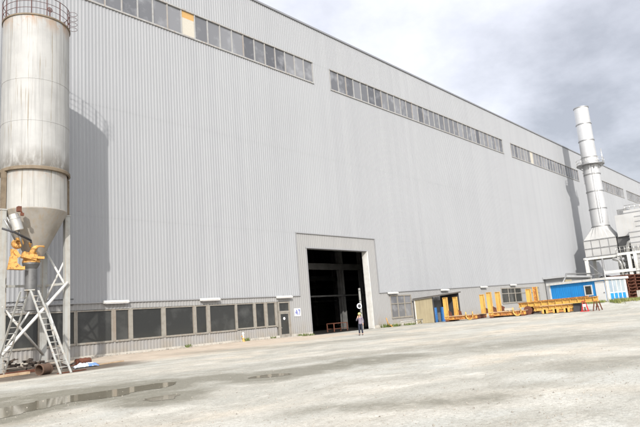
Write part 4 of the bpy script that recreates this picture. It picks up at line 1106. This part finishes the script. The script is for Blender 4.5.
# base box
zt_, z0_ = WX(600, 239, CX-2.6).z, WX(600, 256, CX-2.6).z
bw, bd = 2.5, 3.0
mb = MB()
mb.box(CX-bw, CX+bw, CY-bd, CY+bd, z0_, zt_)
bb = mb.build('base_box', MAT['duct'], ch)
mb = MB(); n = 24; ring = [(CX+r0*math.cos(2*math.pi*k/n), CY+r0*math.sin(2*math.pi*k/n), zb) for k in range(n)]
def sq(k):
    a = 2*math.pi*k/n; c_, s_ = math.cos(a), math.sin(a); q = max(abs(c_), abs(s_)); return (CX+bw*c_/q, CY+bd*s_/q, zt_)
mb.add(ring+[sq(k) for k in range(n)], [(k, (k+1) % n, n+(k+1) % n, n+k) for k in range(n)]); mb.build('transition_cone', MAT['duct'], ch)
mb = MB()
for z in (z0_+.05, (z0_+zt_)/2, zt_): mb.box(CX-bw-.08, CX+bw+.08, CY-bd-.08, CY+bd+.08, z-.09, z+.09)
for y in (-1.6, 0, 1.6): mb.box(CX-bw-.05, CX-bw, CY+y-.05, CY+y+.05, z0_+.1, zt_-.1)
for x in (-.9, .9): mb.box(CX+x-.05, CX+x+.05, CY-bd-.05, CY-bd, z0_+.1, zt_-.1)
mb.build('stiffener', MAT['steel'], bb)
# frame
gzc = .85
mb = MB()
for x in (CX-bw, CX+bw): mb.bar((x, CY-bd-.5, z0_-.30), (x, CY+bd+.5, z0_-.30), .3, .42)
for y in (CY-bd, CY+bd): mb.bar((CX-bw-.5, y, z0_-.28), (CX+bw+.5, y, z0_-.28), .3, .40)
mb.build('frame_beam', MAT['white_paint'], ch)
for x in (-1, 1):
    for y in (-1, 1):
        mb = MB(); mb.box(CX+x*bw-.3, CX+x*bw+.3, CY+y*bd-.3, CY+y*bd+.3, 0, z0_-.5); mb.build('leg', MAT['white_paint'], ch)
mb = MB(); mb.bar((CX-bw, CY-bd, 1), (CX-bw, CY+bd, z0_-.8), .14); mb.bar((CX-bw, CY-bd, z0_-3.4), (CX-bw, CY+bd, z0_-3.4), .16); mb.tube([(CX-bw-.3, CY, 0), (CX-bw-.3, CY, z0_-.5)], .18, 8)
mb.build('brace', MAT['steel'], ch)
# fan casing and dark machinery below / behind the base
fan = thing('fan_unit', 'dark fan casing standing under the raised chimney base', 'fan', (CX+.5, CY+.5, 0))
mb = MB(); mb.lathe([(0, -.8), (2.0, -.8), (2.1, -.7), (2.1, .7), (2.0, .8), (0, .8)], (CX+.5, CY+.8, 3.4), 28, (1, .15, 0), True); mb.build('casing', MAT['dark_steel'], fan)
mb = MB(); mb.box(CX-1, CX+2.4, CY-1.2, CY+2.6, .3, 1.4); mb.build('plinth', MAT['concrete'], fan)
mb = MB(); mb.lathe([(0, 0), (.55, 0), (.55, 1.5), (0, 1.5)], (CX-1.6, CY+.2, 2.2), 18, (0, -1, 0), True); mb.build('motor', MAT['steel'], fan)
# filter unit right of the chimney
fl_ = thing('filter_unit', 'white dust filter house with ducts on a steel frame right of the chimney', 'filter plant', (122, 22, 0))
FX = 118.0
def fbox(name, u0, u1, v0, v1, X, depth, mat, parent=fl_, um=None):
    """block whose near face at x = X covers the surveyed rectangle"""
    a = WX((u0+u1)/2, v1, X).z; b_ = WX((u0+u1)/2, v0, X).z
    y0 = WX(u1, (v0+v1)/2, X).y; y1 = WX(u0, (v0+v1)/2, X).y
    mb = MB(); mb.box(X, X+depth, y0, y1, a, b_); o = mb.build(name, mat, parent)
    return o, (X, X+depth, y0, y1, a, b_)
o, d1 = fbox('connecting_duct', 616, 634, 214, 236, FX+1.5, 4, MAT['duct'])
o2, d2 = fbox('filter_house', 631, 668, 226, 264, FX-1, 9, MAT['duct'])
mb = MB()
for k in range(7):
    z = d2[4]+(d2[5]-d2[4])*(k+.3)/7; mb.box(d2[0]-.09, d2[0], d2[2], d2[3]-.05, z, z+.14); mb.box(d2[0], d2[1], d2[3], d2[3]+.09, z, z+.14)
mb.build('rib', MAT['trim'], o2)
o3, d3 = fbox('filter_house', 624, 668, 207, 227, FX+2.5, 8, MAT['duct'])
mb = MB()
for k in range(4): z = d3[4]+(d3[5]-d3[4])*(k+.4)/4; mb.box(d3[0]-.09, d3[0], d3[2], d3[3]-.05, z, z+.13)
mb.build('rib', MAT['trim'], o3)
o4, d4 = fbox('roof_unit', 617, 627, 209, 217, FX+4, 3, MAT['steel'])
mb = MB(); mb.tube([(d3[0]+.3, d3[2], d3[5]+1), (d3[0]+.3, d3[3]-.2, d3[5]+1)], .05, 5); mb.tube([(d3[0]+.3, d3[2], d3[5]+.5), (d3[0]+.3, d3[3]-.2, d3[5]+.5)], .05, 5)
for k in range(9): y = d3[2]+(d3[3]-.3-d3[2])*k/8; mb.tube([(d3[0]+.3, y, d3[5]), (d3[0]+.3, y, d3[5]+1)], .05, 5)
mb.build('railing', MAT['bright_steel'], o3)
# walkway beam from the chimney frame to the filter and its legs
zw = z0_-.30
yR = d2[2]
mb = MB(); mb.bar((FX-1.2, yR, zw), (FX-1.2, CY-bd-.6, zw), .35, .45); mb.build('frame_beam', MAT['white_paint'], fl_)
mb = MB(); mb.bar((FX+6, yR, zw), (FX+6, CY-bd-.6, zw), .35, .45); mb.build('frame_beam', MAT['white_paint'], fl_)
for u in (630, 636.5, 648):
    y = WX(u, 262, FX-1.2).y
    mb = MB(); mb.box(FX-1.5, FX-.9, y-.28, y+.28, 0, zw-.23); mb.build('leg', MAT['white_paint'], fl_)
    mb = MB(); mb.box(FX+5.7, FX+6.3, y-.28, y+.28, 0, zw-.23); mb.build('leg', MAT['white_paint'], fl_)
zz = WX(615, 271, FX-1.4).z
mb = MB(); mb.bar((FX-1.6, yR, zz-.1), (FX-1.6, CY-1, zz-.1), .18, .5); mb.build('lower_beam', MAT['white_paint'], fl_)
mb = MB()
for z in (zw-1.4, zw-2.6, zw-3.5): mb.tube([(FX+1, yR, z), (FX+1, CY-bd, z+.2)], .28, 10)
mb.tube([(FX+2, CY-bd-1.5, 0), (FX+2, CY-bd-1.5, zw)], .3, 10)
mb.build('pipe', MAT['steel'], fl_)
mb = MB(); mb.box(FX+2, FX+5, d2[3]+.2, CY-bd-.2, zw+.3, d2[5]-.3); mb.build('dark_chamber', MAT['pipe'], fl_)
mb = MB(); mb.box(FX+3, FX+8, yR+1, CY-bd-1, .85, zw-1.2); mb.build('machine_block', MAT['pipe'], fl_)
mb = MB()     # walkway railing and rising ducts
ya, yb_ = yR, CY-bd-.4
for h in (.6, 1.15): mb.tube([(FX-1.4, ya, zw+.22+h), (FX-1.4, yb_, zw+.22+h)], .05, 6)
for k in range(12): y = ya+(yb_-ya)*k/11; mb.tube([(FX-1.4, y, zw+.2), (FX-1.4, y, zw+1.37)], .05, 6)
mb.build('walkway_railing', MAT['bright_steel'], fl_)
for (y, z0d, z1d, r, dy) in ((d2[3]+.9, .8, zw+2.4, .38, -1.2), (d2[3]+2.4, 1.0, zw-.6, .30, 1.4), (d2[3]-1.2, .8, zw-.5, .26, .9)):
    mb = MB(); pts = [(FX+.2, y, z0d), (FX+.2, y, z1d-1.2), (FX+.2, y+dy*.3, z1d-.4), (FX+.2, y+dy, z1d)]
    mb.tube(pts, r, 12)
    for z in (z0d+1.5, z0d+3.2, z1d-1.4): mb.lathe([(r, -.06), (r+.1, -.05), (r+.1, .05), (r, .06)], (FX+.2, y, z), 14, None, True)
    mb.build('duct', MAT['bright_steel'], fl_)
mb = MB()
for k in range(7):
    y0_ = d2[2]+k*1.3; mb.bar((FX-1.35, y0_, .9), (FX-1.35, y0_+1.3, zw-.3) if k % 2 else (FX-1.35, y0_+1.3, .9+(zw-1.2)*.5), .10)
mb.build('brace', MAT['bright_steel'], fl_)
mb = MB()
for k in range(14): mb.bar((FX-1.75, d2[3]-1.0-k*.0, 1.0+k*.42), (FX-1.75, d2[3]-.4, 1.0+k*.42), .05)
for q in (-1.0, -.4): mb.bar((FX-1.75, d2[3]+q, .8), (FX-1.75, d2[3]+q, 7.2), .07)
mb.build('ladder', MAT['bright_steel'], fl_)

# grey low annex with flat roof along the wall behind the cabin
az1 = WY(580, 274, 36.0).z
an = thing('annex', 'low grey flat-roofed annex along the hall behind the blue cabin', 'building', (114, 37, 0))
mb = MB(); mb.box(104.6, 119, 36.2, WALL_Y-.1, 0, 5.3); mb.build('wall', MAT['trim'], an)
mb = MB(); mb.box(103.8, 119.5, 35.6, WALL_Y-.06, 5.3, 5.65); mb.build('roof', worn('annex_roof', (.34, .35, .36), (.28, .28, .29), .6, scale=.5), an)
mb = MB(); mb.box(105.2, 108.4, 35.9, 36.19, 3.9, 4.9); mb.build('shutter', MAT['beige_panel'], an)
mb = MB(); mb.tube([(102.5, 36.0, 3.7), (103.6, 35.6, 4.8), (105, 35.5, 5.9), (119, 35.5, 6.0)], .14, 8); mb.build('service_pipe', MAT['steel'], an)

# ------------------------------------------------------------------ weeds and grass
def tuft(c, n, h, spread, mat, name, label, cat, group=None):
    mb = MB()
    for i in range(n):
        a = random.random()*6.28; rr = spread*math.sqrt(random.random())
        p = Vector((c[0]+rr*math.cos(a), c[1]+rr*math.sin(a), gh(c[0], c[1])-.01))
        hh = h*random.uniform(.4, 1.1); ln = Vector((math.cos(a), math.sin(a), 0))*hh*random.uniform(.1, .6)
        w = random.uniform(.008, .022); sd = Vector((-math.sin(a+.5), math.cos(a+.5), 0))*w
        mid = p+ln*.35+Vector((0, 0, hh*.6)); tip = p+ln+Vector((0, 0, hh))
        mb.add([p-sd, p+sd, mid+sd*1.5, mid-sd*1.5, tip], [(0, 1, 2, 3), (3, 2, 4)])
    return tag(mb.build(name, mat, loc=(c[0], c[1], gh(c[0], c[1]))), label, cat, group)
for x, y, n, h, s_, lb in ((27.2, 38.9, 60, .30, .25, 'small green weed at the wall foot under the wide lower windows'),
                           (33.2, 38.9, 60, .32, .3, 'green weed at the wall foot left of the hydrant'),
                           (36.4, 38.9, 40, .25, .25, 'green weed at the wall foot right of the hydrant'),
                           (40.0, 38.7, 110, .30, .5, 'green weed clump between personnel door and big doorway'),
                           (41.3, 38.8, 70, .24, .4, 'low green weeds at the left corner of the big doorway'),
                           (53.4, 38.6, 160, .45, .55, 'green weed clump at the right corner of the big doorway'),
                           (54.9, 38.4, 150, .40, .7, 'spreading green weeds around the bent orange pipe'),
                           (57.3, 38.0, 110, .32, .8, 'low weeds below the three-column window beside the shed')):
    tuft((x, y), n, h, s_, MAT['weed'], 'weed_clump', lb, 'weeds', 'weeds along the hall wall')
mb = MB()
for i in range(9000):
    l = random.uniform(-4.2, 3.0); s_ = random.uniform(-2.6, 9.0)
    p2 = CR+LD*l+SDv*s_
    if l > -.1 and s_ > -.1: continue
    if mnoise.noise(Vector((p2.x*.6, p2.y*.6, 2))) < -.18: continue
    p = Vector((p2.x, p2.y, gh(p2.x, p2.y)-.02)); a = random.random()*6.28
    hh = random.uniform(.10, .42)*(1+.6*mnoise.noise(Vector((p2.x*.5, p2.y*.5, 7)))); ln = Vector((math.cos(a), math.sin(a), 0))*hh*random.uniform(.1, .6)
    sd = Vector((-math.sin(a+.5), math.cos(a+.5), 0))*random.uniform(.012, .03)
    mid = p+ln*.35+Vector((0, 0, hh*.6)); tip = p+ln+Vector((0, 0, hh))
    mb.add([p-sd, p+sd, mid+sd, mid-sd, tip], [(0, 1, 2, 3), (3, 2, 4)])
tag(mb.build('grass', MAT['grass']), 'dry green grass on the raised verge round the blue cabin', 'grass', kind='stuff')

# ------------------------------------------------------------------ light and sky
LX, LZ = .935, .74
sdir = Vector((LX, 1, -LZ)).normalized()
sl = bpy.data.lights.new('sun', 'SUN'); sl.energy = 2.6; sl.angle = R(.7); sl.color = (1, .955, .89)
so = bpy.data.objects.new('sun', sl); COL.objects.link(so)
so.rotation_euler = sdir.to_track_quat('-Z', 'Y').to_euler(); so.location = (-20, -20, 60)
elev = math.asin(-sdir.z); azim = math.atan2(-sdir.x, -sdir.y)   # from +Y towards +X
w = bpy.data.worlds.new('World'); scene.world = w; w.use_nodes = True
nt = w.node_tree; bg = nt.nodes['Background']
sky = N(nt, 'ShaderNodeTexSky', sky_type='NISHITA'); sky.sun_disc = False
sky.sun_elevation = elev; sky.sun_rotation = azim; sky.air_density = 1.2; sky.dust_density = 2.0
tc = N(nt, 'ShaderNodeTexCoord'); sx = N(nt, 'ShaderNodeSeparateXYZ'); nt.links.new(tc.outputs['Generated'], sx.inputs[0])
def math_(op, a, b_=None, cl=False):
    n = N(nt, 'ShaderNodeMath', operation=op); n.use_clamp = cl
    for i, v in enumerate((a, b_)):
        if v is None: continue
        if isinstance(v, (int, float)): n.inputs[i].default_value = v
        else: nt.links.new(v, n.inputs[i])
    return n.outputs[0]
zc = math_('ADD', math_('MAXIMUM', sx.outputs[2], 0.0), .30)
cb = N(nt, 'ShaderNodeCombineXYZ'); nt.links.new(math_('DIVIDE', sx.outputs[0], zc), cb.inputs[0]); nt.links.new(math_('DIVIDE', sx.outputs[1], zc), cb.inputs[1])
cb.inputs[2].default_value = 3.3
n1 = noise(nt, cb.outputs[0], 2.1, 8, .60); n2 = noise(nt, cb.outputs[0], 1.0, 3, .5)
# bright cloud towards north (+y), grey bank towards east (+x)
grad = math_('SUBTRACT', math_('SUBTRACT', sx.outputs[0], math_('MULTIPLY', sx.outputs[1], .55)), math_('MULTIPLY', math_('SUBTRACT', sx.outputs[2], .42), .7))
f = math_('ADD', math_('MULTIPLY', math_('SUBTRACT', n1, .5), .95), math_('MULTIPLY', math_('SUBTRACT', n2, .5), .75))
f = math_('ADD', f, math_('MULTIPLY', math_('SUBTRACT', grad, .36), .85))
cr = N(nt, 'ShaderNodeValToRGB'); nt.links.new(math_('ADD', f, .5, True), cr.inputs[0])
e = cr.color_ramp.elements
e[0].position = .30; e[0].color = (.90, .90, .925, 1); e[1].position = 1.0; e[1].color = (.33, .34, .375, 1)
q = e.new(.62); q.color = (.66, .67, .72, 1)
cloud = mix(nt, 1.0, cr.outputs[0], (6.7, 6.7, 6.8, 1), 'MULTIPLY')
# glow added to the out-of-view sky round the sun, to lift the shadows
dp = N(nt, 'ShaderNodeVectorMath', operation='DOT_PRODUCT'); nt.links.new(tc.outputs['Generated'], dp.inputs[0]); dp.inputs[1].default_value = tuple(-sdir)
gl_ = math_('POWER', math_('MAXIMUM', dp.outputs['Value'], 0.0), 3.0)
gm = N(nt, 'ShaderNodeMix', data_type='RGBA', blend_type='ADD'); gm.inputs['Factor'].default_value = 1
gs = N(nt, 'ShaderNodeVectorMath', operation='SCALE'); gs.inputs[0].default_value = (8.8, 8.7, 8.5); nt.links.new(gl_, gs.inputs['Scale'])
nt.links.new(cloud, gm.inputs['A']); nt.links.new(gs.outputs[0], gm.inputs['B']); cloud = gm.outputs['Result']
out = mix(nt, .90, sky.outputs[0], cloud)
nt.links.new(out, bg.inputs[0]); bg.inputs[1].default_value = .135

vs = scene.view_settings; vs.view_transform = 'Standard'; vs.look = 'None'; vs.gamma = 1; vs.use_curve_mapping = False
vs.exposure = .8
scene.render.engine = 'CYCLES'
